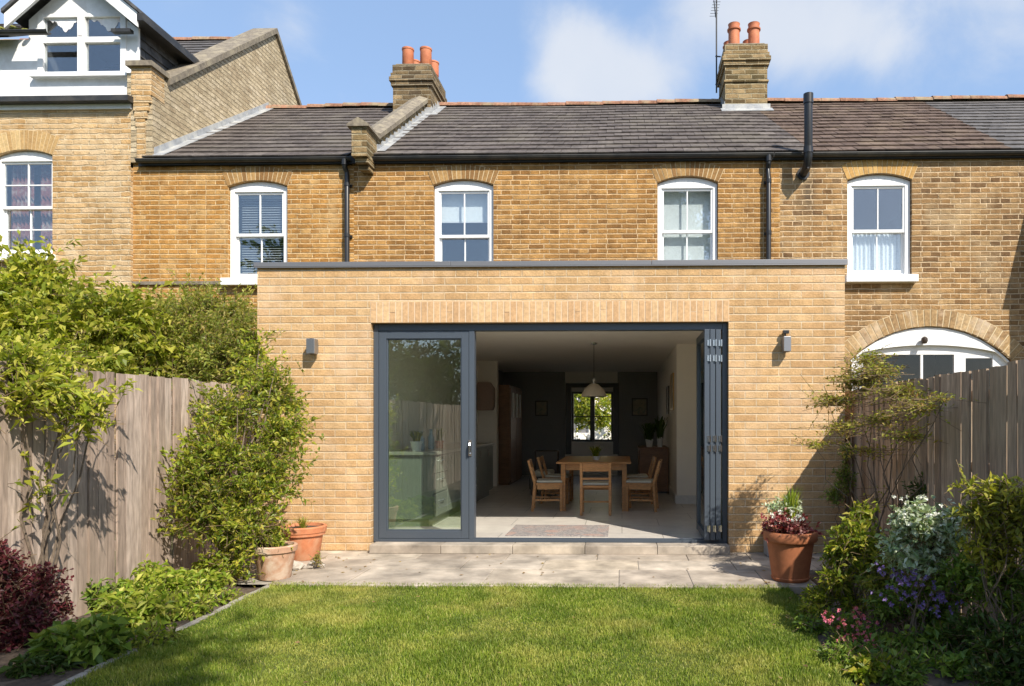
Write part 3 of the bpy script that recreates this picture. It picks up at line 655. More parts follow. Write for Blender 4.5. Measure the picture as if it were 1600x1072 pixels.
# ---- middle terraced house
hM = thing('terraced_house', 'middle terraced house of yellow stock brick with two sash windows above the flat roofed extension', 'house', (0, YW, 0), group='houses of the terrace')
# ground floor behind the extension stays open: wall starts above the flat roof, side returns below
mb = MB(); wall_holes(mb, XM, XN, 2.72, ZT, YW, [hole(W2), hole(W3)], .14)
mb.build('wall', M['mid_brick'], hM)
mb = MB(); rx0, rx1, rz0, rz1 = WX(893, 9.4)-.02, WX(958, 9.4)+.02, HZ(925, 690, 9.4)-.02, HZ(925, 612, 9.4)+.02
for a, b, c, d in ((XM, rx0, 0, ZT), (rx1, XN, 0, ZT), (rx0, rx1, 0, rz0), (rx0, rx1, rz1, ZT)): mb.quad((b,YB+.02,c),(a,YB+.02,c),(a,YB+.02,d),(b,YB+.02,d))
mb.build('street_wall', M['mid_brick'], hM)
for w in (W2, W3):
    arch(hM, w[0]-.005, w[1]+.005, w[3], w[4], .20, YW, 15, M['vous'])
sash(hM, W2[0]+.005, W2[1]-.005, W2[2], W2[3]-.003, W2[4], YW+.05, mid=.47, fr=.06, inner='roller_part')
sash(hM, W3[0]+.005, W3[1]-.005, W3[2], W3[3]-.003, W3[4], YW+.05, mid=.50, fr=.06, inner='roller_full')
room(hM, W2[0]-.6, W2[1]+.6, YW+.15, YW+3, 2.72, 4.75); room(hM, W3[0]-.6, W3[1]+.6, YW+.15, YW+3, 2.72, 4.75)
def bound1(s): return WX(1268, YE)+(WX(1168, YR)-WX(1268, YE))*s
slates(hM, lambda x, s: True, XM, WX(1275, YE), YE, ZE, YR, ZR, 15, .24, M['slate'], .006, jit=.35, xhi=bound1)
underlay(hM, XM+.1, XN+.3); rear_roof(hM, XM, XN)
ridge(hM, WX(688, YR), WX(1125, YR), YR, ZR+.03)
gutter(hM, WX(566, YE), WX(1208, YE), YE-.01, ZE-.03)
MB().box(WX(575,YW), XN-.02, YW-.022, YW-.003, ZE-.095, ZE-.01).build('fascia', M['gutter'], hM)
def drainpipe(parent, px, top_off=0.0, name='drainpipe'):
    x = WX(px, YW-.08); mb = MB()
    yo = YE-.01; p = [(x+top_off, yo, ZE-.05), (x+top_off, yo, ZE-.16), (x+top_off*.6, yo+.05, ZE-.22), (x, YW-.075, ZE-.36), (x, YW-.075, 3.0)]
    mb.tube(p, .034, 10); mb.tube([(x+top_off, yo, ZE-.13), (x+top_off, yo, ZE-.045)], .045, 10)
    for z in (ZE-.42, 3.9): mb.tube([(x, YW-.075, z), (x, YW-.075, z+.05)], .041, 10); mb.box(x-.05, x+.05, YW-.03, YW-.003, z+.005, z+.04)
    return mb.build(name, M['black'], parent, smooth=True)
drainpipe(hL, 542, -.03); drainpipe(hM, 1201)
# ---- right terraced house
hR = thing('terraced_house', 'right terraced house of brown sooty brick with brown tiles, black flue and arched ground window', 'house', (4, YW, 0), group='houses of the terrace')
A5 = wrect(1328, 1580, 510, 563, 760)
zsp = HZ(1400, 470, YW)
shell(hR, XN, XEND, None).build('street_wall', M['right_brick'], hR); mb = MB()
wall_holes(mb, XN, XEND, zsp, ZT, YW, [hole(W4) if W4[2] > zsp else (W4[0], W4[1], W4[2], W4[3], W4[4])], .14)
wall_holes(mb, XN, XEND, 0, zsp, YW, [(A5[0], A5[1], .5, A5[3], A5[4])], .16)
mb.build('wall', M['right_brick'], hR)
arch(hR, W4[0]-.005, W4[1]+.005, W4[3], W4[4], .21, YW, 15, M['vous_orange'])
arch(hR, A5[0]-.01, A5[1]+.01, A5[3], A5[4], .23, YW, 30, M['vous_worn'])
sash(hR, W4[0]+.005, W4[1]-.005, W4[2], W4[3]-.003, W4[4], YW+.05, mid=.49, fr=.07, inner='lace')
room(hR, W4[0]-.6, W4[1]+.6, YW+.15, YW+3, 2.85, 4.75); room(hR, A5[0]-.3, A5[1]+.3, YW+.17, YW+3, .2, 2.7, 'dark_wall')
# arched ground-floor window
x0, x1, _, zs, rise = A5; mbw = MB(); pts = arc_pts(x0+.01, x1-.01, zs-.01, rise, 20); lo = arc_pts(x0+.01, x1-.01, HZ(1450,556,YW), .15, 20)
for (p, q, r_, s_) in zip(pts[:-1], pts[1:], lo[:-1], lo[1:]):
    l0, l1 = min(r_[1], p[1]-.03), min(s_[1], q[1]-.03); mbw.prism([(p[0],YW+.03,l0),(q[0],YW+.03,l1),(q[0],YW+.03,q[1]),(p[0],YW+.03,p[1])], (0,.05,0))
ow = mbw.build('window', M['old_white'], hR)
fz = HZ(1450, 551, YW)
mb = MB(); mb.box(x0+.02, x1-.02, YW+.09, YW+.13, fz-.02, fz+.14)
for pa, pb in ((1330,1348),(1490,1508),(1550,1578)): mb.box(WX(pa,YW+.1), WX(pb,YW+.1), YW+.085, YW+.135, .5, fz-.02)
for pa in (1440,): mb.box(WX(pa-2,YW+.1), WX(pa+2,YW+.1), YW+.095, YW+.125, .5, fz-.02)
mb.box(WX(1508,YW+.1)+.003, WX(1550,YW+.1)-.003, YW+.092, YW+.127, fz-.07, fz-.021); mb.box(x0+.02,x1-.02,YW+.084,YW+.137,.5,.56)
mb.build('window_frame', M['old_white'], ow, bevel=.004)
MB().box(WX(1348,YW+.1)+.002, WX(1550,YW+.1)-.002, YW+.105, YW+.109, .57, fz-.025).build('glass_pane', M['glass_clear'], ow)
MB().lathe((WX(1443,YW), YW-.03, HZ(1443,532,YW)), [(.0,-.05),(.03,-.045),(.045,-.01),(.04,.03),(.015,.05),(0,.05)], 12).build('lamp_socket', M['paint_dark'], hR, smooth=True)
def bound2(s): return WX(1580, YE)+(WX(1440, YR)-WX(1580, YE))*s
slates(hR, lambda x, s: True, XN-.5, WX(1600, YE)+.3, YE, ZE, YR, ZR, 15, .19, M['slate_brown'], .006, 'tiles', .8, xlo=bound1, xhi=bound2)
slates(hR, lambda x, s: True, WX(1440, YR)-.3, XEND, YE, ZE, YR, ZR, 15, .26, M['slate_blue'], .004, 'blue_slates', .35, xlo=bound2)
underlay(hR, XN+.3, XEND); rear_roof(hR, XN, XEND)
ridge(hR, WX(1196, YR), XEND, YR, ZR+.045)
gutter(hR, WX(1209, YE), XEND, YE-.01, ZE-.03)
MB().box(XN+.0, XEND, YW-.022, YW-.003, ZE-.095, ZE-.01).build('fascia', M['gutter'], hR)
xf = WX(1263, YW-.28); zf = HZ(1263, 272, YW)
fp = MB(); rr = .055
fp.tube([(xf, YW-.02, zf-.0), (xf, YW-.14, zf+.01), (xf, YW-.24, zf+.05), (xf, YW-.28, zf+.14), (xf, YW-.28, HZ(1263,150,YW-.28))], rr, 16)
fp.tube([(xf, YW-.28, HZ(1263,162,YW-.28)), (xf, YW-.28, HZ(1263,147,YW-.28))], rr+.010, 16); fp.tube([(xf, YW-.006, zf), (xf, YW-.03, zf)], rr+.03, 16)
fp.tube([(xf, YW-.28, zf+.18), (xf, YW-.28, zf+.26)], rr+.008, 16)
fp.box(xf-.012, xf+.012, YW-.28, YW-.003, 4.72, 4.74)
fp.build('flue_pipe', M['black'], hR, smooth=True)
# ---- party parapet and left chimney (belong to the middle house)
xp0, xp1 = WX(551, 2.05), WX(574, 2.05); xp0b = xp0+.03
mb = MB(); off = .20
y0p, y1p = YE+.15, 4.95
mb.prism([(xp0b,y0p,ZE-.1),(xp0b,y1p,roof_z(y1p)-.2),(xp0b,y1p,roof_z(y1p)+off),(xp0b,y0p,roof_z(y0p)+off)], (xp1-xp0b,0,0))
mb.box(xp0, xp1+.004, YE-.27, YE+.152, ZE-.10, HZ(560,198,2.0))
mb.build('parapet', M['chim_brick2'], hM)
mb = MB(); zk = HZ(560,198,2.0)
mb.box(xp0+.02, xp1, YE-.2, YE+.2, ZE-.17, ZE-.105); mb.box(xp0+.04, xp1-.02, YE-.12, YW-.003, ZE-.235, ZE-.175)
mb.build('corbel', M['chim_brick2'], hM, bevel=.008)
mb = MB(); a, b = xp0-.05, xp1+.045; m_ = (a+b)/2
mb.prism([(a,YE-.31,zk),(b,YE-.31,zk),(b,YE-.31,zk+.03),(m_,YE-.31,zk+.12),(a,YE-.31,zk+.03)], (0,.46,0))
def slopecope(y0, y1, o0, o1, a, b, th=.07, rise=.05):
    za, zb_ = roof_z(y0), roof_z(y1); m_ = (a+b)/2
    P0 = [(a,y0,za+o0),(b,y0,za+o0),(b,y0,za+o0+th),(m_,y0,za+o0+th+rise),(a,y0,za+o0+th)]
    P1 = [(x,y1,z-za+zb_+(o1-o0)) for x, _, z in P0]
    mb.add(P0+P1, [(0,1,2,3,4),(9,8,7,6,5)]+[(i,i+5,(i+1)%5+5,(i+1)%5) for i in range(5)])
slopecope(YE+.15, 3.1, off, off, a, b); slopecope(3.11, 4.0, off, off+.01, a, b); slopecope(4.01, 4.88, off+.01, off+.02, a, b)
mb.build('coping', M['stone_cope'], hM)
def flash_strip(parent, x, y0, y1, w=.12, side=1, n=14):
    mb = MB()
    for i in range(n):
        a = y0+(y1-y0)*i/n; b = y0+(y1-y0)*(i+1)/n; h = .10
        mb.prism([(x+side*.004,a,roof_z(a)+.02),(x+side*.004,b,roof_z(b)+.02),(x+side*.004,b,roof_z(b)+.02+h*.55),(x+side*.004,a,roof_z(a)+h+.03)], (side*.005,0,0))
    P = [(x+side*.001,y0,roof_z(y0)+.035),(x+side*w,y0,roof_z(y0)+.032),(x+side*w,y1,roof_z(y1)+.032),(x+side*.001,y1,roof_z(y1)+.035)]
    mb.prism(P, (0,0,.006)); return mb.build('lead_flashing', M['lead'], parent)
flash_strip(hM, xp1, YE+.12, 4.95)
def chimney(parent, x0, x1, y0, y1, ztop, zbase, pots, mat, corb=.055, potr=.105, poth=.30, style='flat', label=None):
    mb = MB(); zc = ztop-.62
    mb.box(x0, x1, y0, y1, zbase, ztop-.30)
    o = mb.build('chimney', M[mat], parent)
    if label: o['label'] = label
    c = MB(); z = ztop-.30
    c.box(x0-corb*.55, x1+corb*.55, y0-corb*.55, y1+corb*.55, z-.075, z); c.box(x0-corb, x1+corb, y0-corb, y1+corb, z, z+.075)
    c.box(x0-corb*.6, x1+corb*.6, y0-corb*.6, y1+corb*.6, z+.078, z+.15); c.box(x0-corb*.15, x1+corb*.15, y0-corb*.15, y1+corb*.15, z+.15, z+.30)
    if style == 'roll': c.box(x0-corb*.4, x1+corb*.4, y0-corb*.4, y1+corb*.4, z-.36, z-.325)
    c.build('corbel_courses', M[mat], o, bevel=.006)
    f = MB(); cx_, cy_ = (x0+x1)/2, (y0+y1)/2
    f.prism([(x0+.03,y0+.03,ztop),(x1-.03,y0+.03,ztop),(x1-.03,y1-.03,ztop),(x0+.03,y1-.03,ztop)], (0,0,.04)); f.build('mortar_cap', M['stone_cope'], o, bevel=.02)
    for (px, py, k) in pots:
        r = potr; h = poth*k; pr = [(r*.93,0),(r*.95,h*.1),(r,h*.12),(r*.98,h*.9),(r*1.06,h*.91),(r*1.06,h),(r*.8,h),(r*.78,h*.8)] if style == 'flat' else \
            [(r*.95,0),(r*.93,h*.7),(r*1.12,h*.72),(r*1.14,h*.78),(r*.95,h*.8),(r*.93,h*.95),(r*1.0,h),(r*.8,h),(r*.78,h*.8)]
        MB().lathe((px, py, ztop+.03), pr, 20).build('chimney_pot', M['cpot'], o, smooth=True)
    return o
YC0, YC1 = 4.85, 5.85
cx0, cx1 = WX(614, YC0), WX(673, YC0); zt = HZ(640, 101, YC0)
pw = WX(637, YC0+.15); pw2 = WX(665, YC0+.15)
chimney(hM, cx0, cx1, YC0, YC1, zt, 6.0, [(pw,YC0+.17,1),(pw2,YC0+.17,1),(pw+.02,YC0+.52,.86),(pw2+.03,YC0+.54,.84)], 'chim_brick', poth=.33, potr=.10, label='dark soot stained chimney with straight red pots')
mb = MB(); za = roof_z(YC0)
mb.prism([(cx1-.24,YC0-.012,za-.0),(cx1+.03,YC0-.012,za-.0),(cx1+.03,YC0-.012,za+.13),(cx1-.24,YC0-.012,za+.13)], (0,.008,0))
for i in range(5):
    a = YC0+i*.14; mb.box(cx1+.002, cx1+.012, a, a+.138, roof_z(a)+.0, roof_z(a)+.16)
mb.prism([(cx1+.0,YC0-.1,roof_z(YC0-.1)+.03),(cx1+.13,YC0-.1,roof_z(YC0-.1)+.03),(cx1+.13,5.45,roof_z(5.45)+.03),(cx1+.0,5.45,roof_z(5.45)+.03)], (0,0,.008))
mb.build('lead_flashing', M['lead'], hM)
# right chimney
YD0, YD1 = 4.95, 5.72
dx0, dx1 = WX(1133, YD0), WX(1199, YD0); zt2 = HZ(1165, 69, YD0)
p1, p2 = WX(1147, YD0+.15), WX(1178, YD0+.15)
chimney(hM, dx0, dx1, YD0, YD1, zt2, 6.2, [(p1,YD0+.16,1),(p2,YD0+.16,1),(p1-.02,YD0+.58,.75),(p2-.02,YD0+.58,.8)], 'chim_brick2', poth=.40, potr=.105, style='roll', label='mossy brown chimney with banded red pots')
za = roof_z(YD0)
mb = MB(); mb.box(dx0-.05, dx1+.05, YD0-.012, YD0-.003, za-.03, za+.11)
mb.prism([(dx0-.08,YD0-.16,roof_z(YD0-.16)+.03),(dx1+.08,YD0-.16,roof_z(YD0-.16)+.03),(dx1+.08,YD0,za+.035),(dx0-.08,YD0,za+.035)], (0,0,.008))
for i in range(4):
    a = YD0+i*.14; mb.box(dx0-.012, dx0-.002, a, a+.138, roof_z(a)+.0, roof_z(a)+.16)
mb.build('lead_flashing', M['lead'], hM)
# TV aerial on the right chimney
ax, ay = WX(1119.5, 5.5), 5.5
ta = thing('tv_aerial', 'thin dark aerial mast strapped to the back of the mossy chimney', 'aerial', (ax, ay, 6.9))
z_top = HZ(1119, -60, ay)
MB().tube([(ax, ay, HZ(1119,145,ay)), (ax, ay, z_top)], .014, 8).build('mast', M['gutter'], ta, smooth=True)
mb = MB()
for zz in (HZ(1119,88,ay), HZ(1119,132,ay)): mb.bar((ax-.02, ay, zz), (dx0-.0, ay-.02, zz-.02), .015, .02)
mb.build('bracket', M['gutter'], ta)
mb = MB(); zz = HZ(1119, 4, ay); mb.tube([(ax-.06,ay-.1,zz-.02),(ax+.05,ay+.5,zz+.02)], .009, 6)
for i in range(6): mb.tube([(ax-.07,ay+i*.09-.02,zz+.0),(ax+.07,ay+i*.09-.02,zz)], .004, 5)
mb.build('antenna_head', M['gutter'], ta)

# ---- tall house on the left
XS = WX(238, 2.3); XT = -13.0; YT = 2.30
hT = thing('tall_house', 'tall pale brick house at the left edge with white gabled dormer storey', 'house', (-8, YT, 0))
W0 = wrect(-6, 82, 234, 243, 398, YT)
mb = MB(); ztw = HZ(100, 170, YT)
wall_holes(mb, XT, XA, 0, ztw, YT, [hole(W0)], .14)
mb.quad((XA,YT,0),(XA,YW+.02,0),(XA,YW+.02,4.9),(XA,YT,4.9)); mb.build('wall', M['tall_brick'], hT)
arch(hT, W0[0]-.005, W0[1]+.005, W0[3], W0[4], .27, YT, 16, M['vous_pale'])
sash(hT, W0[0]+.005, W0[1]-.005, W0[2], W0[3]-.003, W0[4], YT+.05, mid=.50, fr=.03, urows=2, lrows=2, inner='red')
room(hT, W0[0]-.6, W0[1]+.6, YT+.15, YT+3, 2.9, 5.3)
# party gable wall (right side), profile in YZ
ap = PT(425, 40, 5.75); YA = 5.75; ZA = CAMZ+(660-45)/F*(YA-CAMY)
ZK = HZ(238, 104, 2.3)
mb = MB(); mb.prism([(XS,YT+.006,4.97),(XS,8.6,4.97),(XS,8.6,ZA-2.75),(XS,YA,ZA),(XS,2.55,ZK-.08),(XS,YT+.006,ZK-.08)], (-.36,0,0))
sidewall = mb.build('party_wall', M['side_brick'], hT)
mb = MB(); xk0 = WX(205, YT-.03)
mb.box(xk0, XS+.005, YT-.03, YT+.25, HZ(220,150,YT), ZK-.02)
for i, pz in enumerate((150, 162, 174, 186)):
    z1 = HZ(220, pz, YT); z0 = HZ(220, pz+12, YT); mb.box(xk0+.01+.012*i, XS-.01-.03*i, YT-.028+.006*i, YT+.2, z0+.003, z1-.003)
mb.box(xk0+.06, XS-.10, YT-.006, YT+.2, 4.99, HZ(220,198,YT)-.003)
mb.build('kneeler', M['tall_brick'], hT)
mb = MB()
mb.box(xk0-.05, XS+.04, YT-.08, YT+.3, ZK-.02, ZK+.05)
def cop(y0, z0, y1, z1, th=.10):
    mb.prism([(XS+.05,y0,z0),(XS+.05,y1,z1),(XS+.05,y1,z1+th),(XS+.05,y0,z0+th)], (-.46,0,0))
k0y = 2.62; k0z = ZK-.10
for i in range(7):
    t0, t1 = i/7, (i+1)/7-.003; cop(k0y+(YA-k0y)*t0, k0z+(ZA-k0z)*t0, k0y+(YA-k0y)*t1, k0z+(ZA-k0z)*t1)
mb.prism([(XS+.045,YT+.3,ZK-.02),(XS+.045,2.62,k0z-.01),(XS+.045,2.62,k0z+.09),(XS+.045,YT+.3,ZK+.05)], (-.44,0,0))
cop(YA, ZA, 8.6, ZA-2.75, .10)
mb.build('coping', M['stone_cope'], hT)
# flashing where the terrace roof meets the party wall
mb = MB(); 
mb.prism([(XS+.002,YE+.05,roof_z(YE+.05)+.02),(XS+.002,YR,roof_z(YR)+.02),(XS+.002,YR,roof_z(YR)+.13),(XS+.002,YE+.05,roof_z(YE+.05)+.13)], (.008,0,0))
mb.prism([(XS+.002,YE+.02,roof_z(YE+.02)+.03),(XS+.15,YE+.02,roof_z(YE+.02)+.03),(XS+.15,YR,roof_z(YR)+.03),(XS+.002,YR,roof_z(YR)+.03)], (0,0,.008))
mb.build('lead_flashing', M['lead'], hT)
# main roof of the tall house behind the dormer
YTE, ZTE = 2.5, ZK-.22
slates(hT, lambda x, s: True, XT, XS-.36, YTE, ZTE, YA, ZA-.12, 16, .28, M['slate_blue'], 0)
MB().prism([(XT,YTE,ZTE-.1),(XT,YA,ZA-.22),(XT,YA,ZA-.14),(XT,YTE,ZTE-.01)], (XS-.37-XT,0,0)).build('roof_deck', M['felt'], hT)
MB().prism([(XT,YA,ZA-.2),(XT,8.6,ZA-2.9),(XT,8.6,ZA-2.8),(XT,YA,ZA-.1)], (XS-.37-XT,0,0)).build('rear_roof_slope', M['slate_blue'], hT)
ridge(hT, XT, XS-.36, YA, ZA-.10, mat='ridge')
MB().quad((XT,8.5,0),(XS-.3,8.5,0),(XS-.3,8.5,ZA-2.8),(XT,8.5,ZA-2.8)).build('rear_wall', M['tall_brick'], hT)
# eaves board and white storey
YD = YT+.10
mb = MB(); mb.box(XT, xk0-.01, YT-.03, YT-.002, ztw-.02, HZ(100,160,YT)); mb.build('fascia', M['old_white'], hT)
mb = MB(); zz0, zz1 = HZ(100,160,YT-.1), HZ(100,149,YT-.1)
mb.prism([(XT,YT-.14,zz0+.005),(XT,YT-.14,zz1-.02),(XT,YD+.02,zz1+.03),(XT,YD+.02,zz0+.005)], (xk0+.03-XT,0,0)); mb.build('lead_ledge', M['gutter'], hT)
xd0, xd1 = WX(45, YD), WX(213, YD); xw0, xw1 = WX(60, YD), WX(198, YD)
zd0 = zz1+.02; zde = HZ(128, 30, YD); xdm = WX(128, YD); zda = HZ(128, -42, YD); zwb = HZ(128, 118, YD); zwt = HZ(128, 22, YD)
mb = MB(); zl = HZ(20, 62, YD)
mb.quad((XT,YD,zd0),(xd0,YD,zd0),(xd0,YD,zl),(XT,YD,zl))
mb.quad((xd0,YD,zd0),(xw0,YD,zd0),(xw0,YD,zde),(xd0,YD,zde)); mb.quad((xw1,YD,zd0),(xd1,YD,zd0),(xd1,YD,zde),(xw1,YD,zde)); mb.quad((xw0,YD,zd0),(xw1,YD,zd0),(xw1,YD,zwb),(xw0,YD,zwb))
gz = lambda x: zde+(zda-zde)*(1-abs(x-xdm)/(xd1-xdm))
mb.add([(xd0,YD,zde),(xw0,YD,zde),(xw0,YD,zwt),(xw1,YD,zwt),(xw1,YD,zde),(xd1,YD,zde),(xdm,YD,zda)], [(0,1,2,6),(2,3,6),(3,4,5,6)])
mb.build('dormer_front', M['old_white'], hT)
# dormer window: two stacked pairs of lights
mb = MB(); y = YD-.02
mb.box(xw0, xw0+.08, y, y+.08, zwb, zwt); mb.box(xw1-.08, xw1, y, y+.08, zwb, zwt); mb.box(xdm-.05, xdm+.05, y-.005, y+.08, zwb, zwt)
ztr = HZ(128, 63, YD)
mb.box(xw0+.081, xdm-.051, y+.002, y+.08, ztr-.04, ztr+.04); mb.box(xdm+.051, xw1-.081, y+.002, y+.08, ztr-.04, ztr+.04)
for a, b in ((xw0+.081, xdm-.051), (xdm+.051, xw1-.081)): mb.box(a, b, y+.002, y+.08, zwb, zwb+.05); mb.box(a, b, y+.002, y+.08, zwt-.05, zwt)
dw = mb.build('window', M['old_white'], hT, bevel=.004)
MB().box(xw0-.06, xw1+.06, y-.07, y-.001, zwb-.05, zwb-.005).build('sill', M['old_white'], dw, bevel=.005)
for a, b in ((xw0+.08, xdm-.05), (xdm+.05, xw1-.08)):
    MB().box(a, b, y+.04, y+.044, zwb+.05, ztr-.04).build('glass_pane', M['glass_up'], dw); MB().box(a, b, y+.04, y+.044, ztr+.04, zwt-.05).build('glass_pane', M['glass_up'], dw)
# flaking film on the upper panes and centre post
for a, b in ((xw0+.14, xdm-.09), (xdm+.12, xw1-.09)):
    n = 22; mb = MB(); top = zwt-.05
    xs_ = np.linspace(a, b, n)
    for i in range(n-1):
        fd = lambda k: .035+.15*math.exp(-((k/21-.62)/.26)**2)+.014*math.sin(k*1.3+a)+.008*math.sin(k*2.9); d0, d1 = fd(i), fd(i+1)
        mb.quad((xs_[i],y+.037,top-d0),(xs_[i+1],y+.037,top-d1),(xs_[i+1],y+.037,top),(xs_[i],y+.037,top))
    mb.build('flaking_film', M['peel'], dw)
MB().box(xdm-.03, xdm+.03, y-.012, y-.006, ztr+.05, zwt-.02).build('flaked_patch', M['peel'], dw)
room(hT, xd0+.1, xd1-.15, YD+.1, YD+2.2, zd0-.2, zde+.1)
# bargeboards
mb = MB(); ov = .22; ex = .16
for sgn, xe in ((-1, xd0-ex), (1, xd1+ex)):
    ze_ = gz(xdm+(xd1-xdm))-(zda-zde)*(ex/(xd1-xdm))
    mb.prism([(xdm,YD-ov,zda+.10),(xe,YD-ov,ze_+.10),(xe,YD-ov,ze_-.10),(xdm,YD-ov,zda-.10)], (0,.035,0))
mb.build('bargeboards', M['old_white'], hT)
mb = MB(); yb = YD+3.0
for xe in (xd0-ex-.02, xd1+ex+.02):
    ze_ = zde-(zda-zde)*(ex/(xd1-xdm))
    P = [(xdm,YD-ov-.03,zda+.11),(xe,YD-ov-.03,ze_+.10),(xe,yb,ze_+.10),(xdm,yb,zda+.11)]; mb.prism(P, (0,0,.05))
mb.build('dormer_roof', M['cheek'], hT)
ze_ = zde-(zda-zde)*(ex/(xd1-xdm))
gutter(hT, 0, .001, 0, -5, name='gutter_end') if False else None
mb = MB(); xg = xd1+ex+.03
mb.box(xg-.03, xg+.06, YD-ov, YD+1.9, ze_-.02, ze_+.08); mb.box(xd1+.01, xg-.035, YD-ov+.03, YD+1.9, ze_-.0, ze_+.05)
mb.build('dormer_gutter', M['gutter'], hT)
# cheek of slates
mb = MB(); rws = 9; zb0 = ZTE+.05
MB().quad((xd1,YD+.0,zd0),(xd1,YD+2.4,zd0),(xd1,YD+2.4,zde+.05),(xd1,YD+.0,zde+.05)).build('cheek_board', M['felt'], hT)
for r in range(rws):
    z0 = zd0+(zde-zd0)*r/rws; z1 = zd0+(zde-zd0)*(r+1.08)/rws; yy = YD+.03-(.12 if r % 2 else 0)
    while yy < YD+2.3:
        a, b = max(yy, YD+.03)+.003, yy+.25-.003
        if b > a: mb.prism([(xd1+.030,a,z0),(xd1+.030,b,z0),(xd1+.008,b,z1),(xd1+.008,a,z1)], (-.008,0,0))
        yy += .25
mb.build('cheek_slates', M['cheek'], hT)
MB().box(xd1-.0, xd1+.035, YD-.005, YD+.028, zd0, zde+.02).build('corner_board', M['old_white'], hT)
# mossy lean roof left of the dormer
zlr = HZ(20, 56, YT-.05)
slates(hT, lambda x, s: True, XT, xd0-.12, YT-.1, zlr, YT+1.5, zlr+1.05, 7, .26, M['slate'], .0, 'mossy_slates', 2.0)
MB().prism([(XT,YT-.12,zlr-.06),(XT,YT+1.5,zlr+.95),(XT,YT+1.5,zlr+1.04),(XT,YT-.12,zlr-.01)], (xd0-.1-XT,0,0)).build('roof_deck', M['felt'], hT)
gutter(hT, XT, WX(78, YT-.15), YT-.17, zlr-.01); MB().box(WX(186,YD), xd1+.02, YD-.16, YD-.08, HZ(200,59,YD), HZ(200,54,YD)).build('gutter_stub', M['gutter'], hT)
moss = MB()
M['moss'] = plain('moss', (.17,.17,.03), .95, 0, 30, .8, .8)
for i in range(46):
    t = random.random()**1.3; x = WX(random.uniform(-40, 48), YT); yy = YT-.08+t*.9; z = zlr+.04+(yy-YT+.1)*.656; r = random.uniform(.02,.055)
    moss.lathe((x,yy,z-.01), [(r,0),(r*.85,r*.4),(r*.4,r*.62),(0.004,r*.66)], 9)
moss.build('moss', M['moss'], hT, smooth=True)

# ---- neighbour's lean-to wing beyond the right edge (throws the shadow on the brown brick)
hW = thing('rear_wing', 'sunless brick rear wing of the next house beyond the right fence', 'building', (7.3, 1.9, 0))
X5 = 5.95
MB().prism([(X5,1.44,0),(X5,YW-.003,0),(X5,YW-.003,5.6-.3),(X5,1.85,4.95),(X5,1.44,4.05)], (3.5,0,0)).build('wall', M['right_brick'], hW)
MB().prism([(X5-.05,1.38,4.02),(X5-.05,1.86,5.05),(X5-.05,2.05,5.05),(X5-.05,2.05,4.96),(X5-.05,1.87,4.96),(X5-.05,1.44,4.05)], (3.6,0,0)).build('roof', M['slate_blue'], hW)

# ================================================================== THE EXTENSION
XE0, XE1 = WX(402, 0), WX(1320, 0); ZCB = HZ(850, 415.5, 0); ZCT = HZ(850, 407.5, -.03)
OX0, OX1 = WX(579.5, 0), WX(1138.5, 0); OZ = HZ(850, 503.5, 0)
hE = thing('rear_extension', 'buff brick flat roofed extension with grey metal coping and wide folding doors', 'extension', (0, 1.2, 0))
mb = MB(); wall_holes(mb, XE0, XE1, 0, ZCB, 0, [(OX0, OX1, 0, OZ, 0)], .30)
mb.quad((XE0,YW,0),(XE0,0,0),(XE0,0,ZCB),(XE0,YW,ZCB)); mb.quad((XE1,0,0),(XE1,YW,0),(XE1,YW,ZCB),(XE1,0,ZCB))
mb.build('wall', M['ext_brick'], hE)
ZF = .10; ZCE = 2.55
MB().box(XE0+.02, XE1-.02, .02, YW-.003, ZCE+.12, ZCB-.05).build('roof_slab', M['felt'], hE)
mb = MB(); cj = [XE0-.025, XE0+2.05, XE0+4.15, XE1+.025]
for a, b in zip(cj[:-1], cj[1:]): mb.box(a+.0015, b-.0015, -.03+random.uniform(-.002,.002), .25, ZCB, ZCT+random.uniform(-.002,.002))
if True: mb.box(XE0-.025, XE0+.25, .251, YW-.004, ZCB, ZCT); mb.box(XE1-.25, XE1+.025, .251, YW-.004, ZCB, ZCT)
mb.box(XE0-.025, XE1+.025, -.03, -.024, ZCB-.012, ZCB-.0005)
mb.build('coping', M['cope_metal'], hE, bevel=.003)
# soldier course lintel, each brick modelled
mb = MB(); sx0, sx1 = OX0-.005, OX1+.005; sz1 = HZ(850, 470.5, 0); nS = 56; w = (sx1-sx0)/nS
for i in range(nS):
    a = sx0+i*w+.006; b = a+w-.012; pr = random.uniform(.003,.006)
    if random.random() < .22:
        zc = OZ+(sz1-OZ)*random.uniform(.35,.65); mb.box(a, b, -pr, .10, OZ+.001, zc-.003); mb.box(a, b, -pr, .10, zc+.003, sz1-.004)
    else: mb.box(a, b, -pr, .10, OZ+.001, sz1-.004)
mb.build('soldier_course', M['soldier'], hE)
MB().box(sx0, sx1, -.0015, .02, OZ+.002, sz1).build('mortar_bed', M['mortar'], hE)
# stone threshold
mb = MB(); n = 5; sxa, sxb = WX(577, -.13), WX(1141, -.13)
for i in range(n):
    a = sxa+(sxb-sxa)*i/n; mb.box(a+.002, sxa+(sxb-sxa)*(i+1)/n-.002, -.14, .06, .0, .088)
mb.build('threshold_step', M['flag'], hE, bevel=.006)
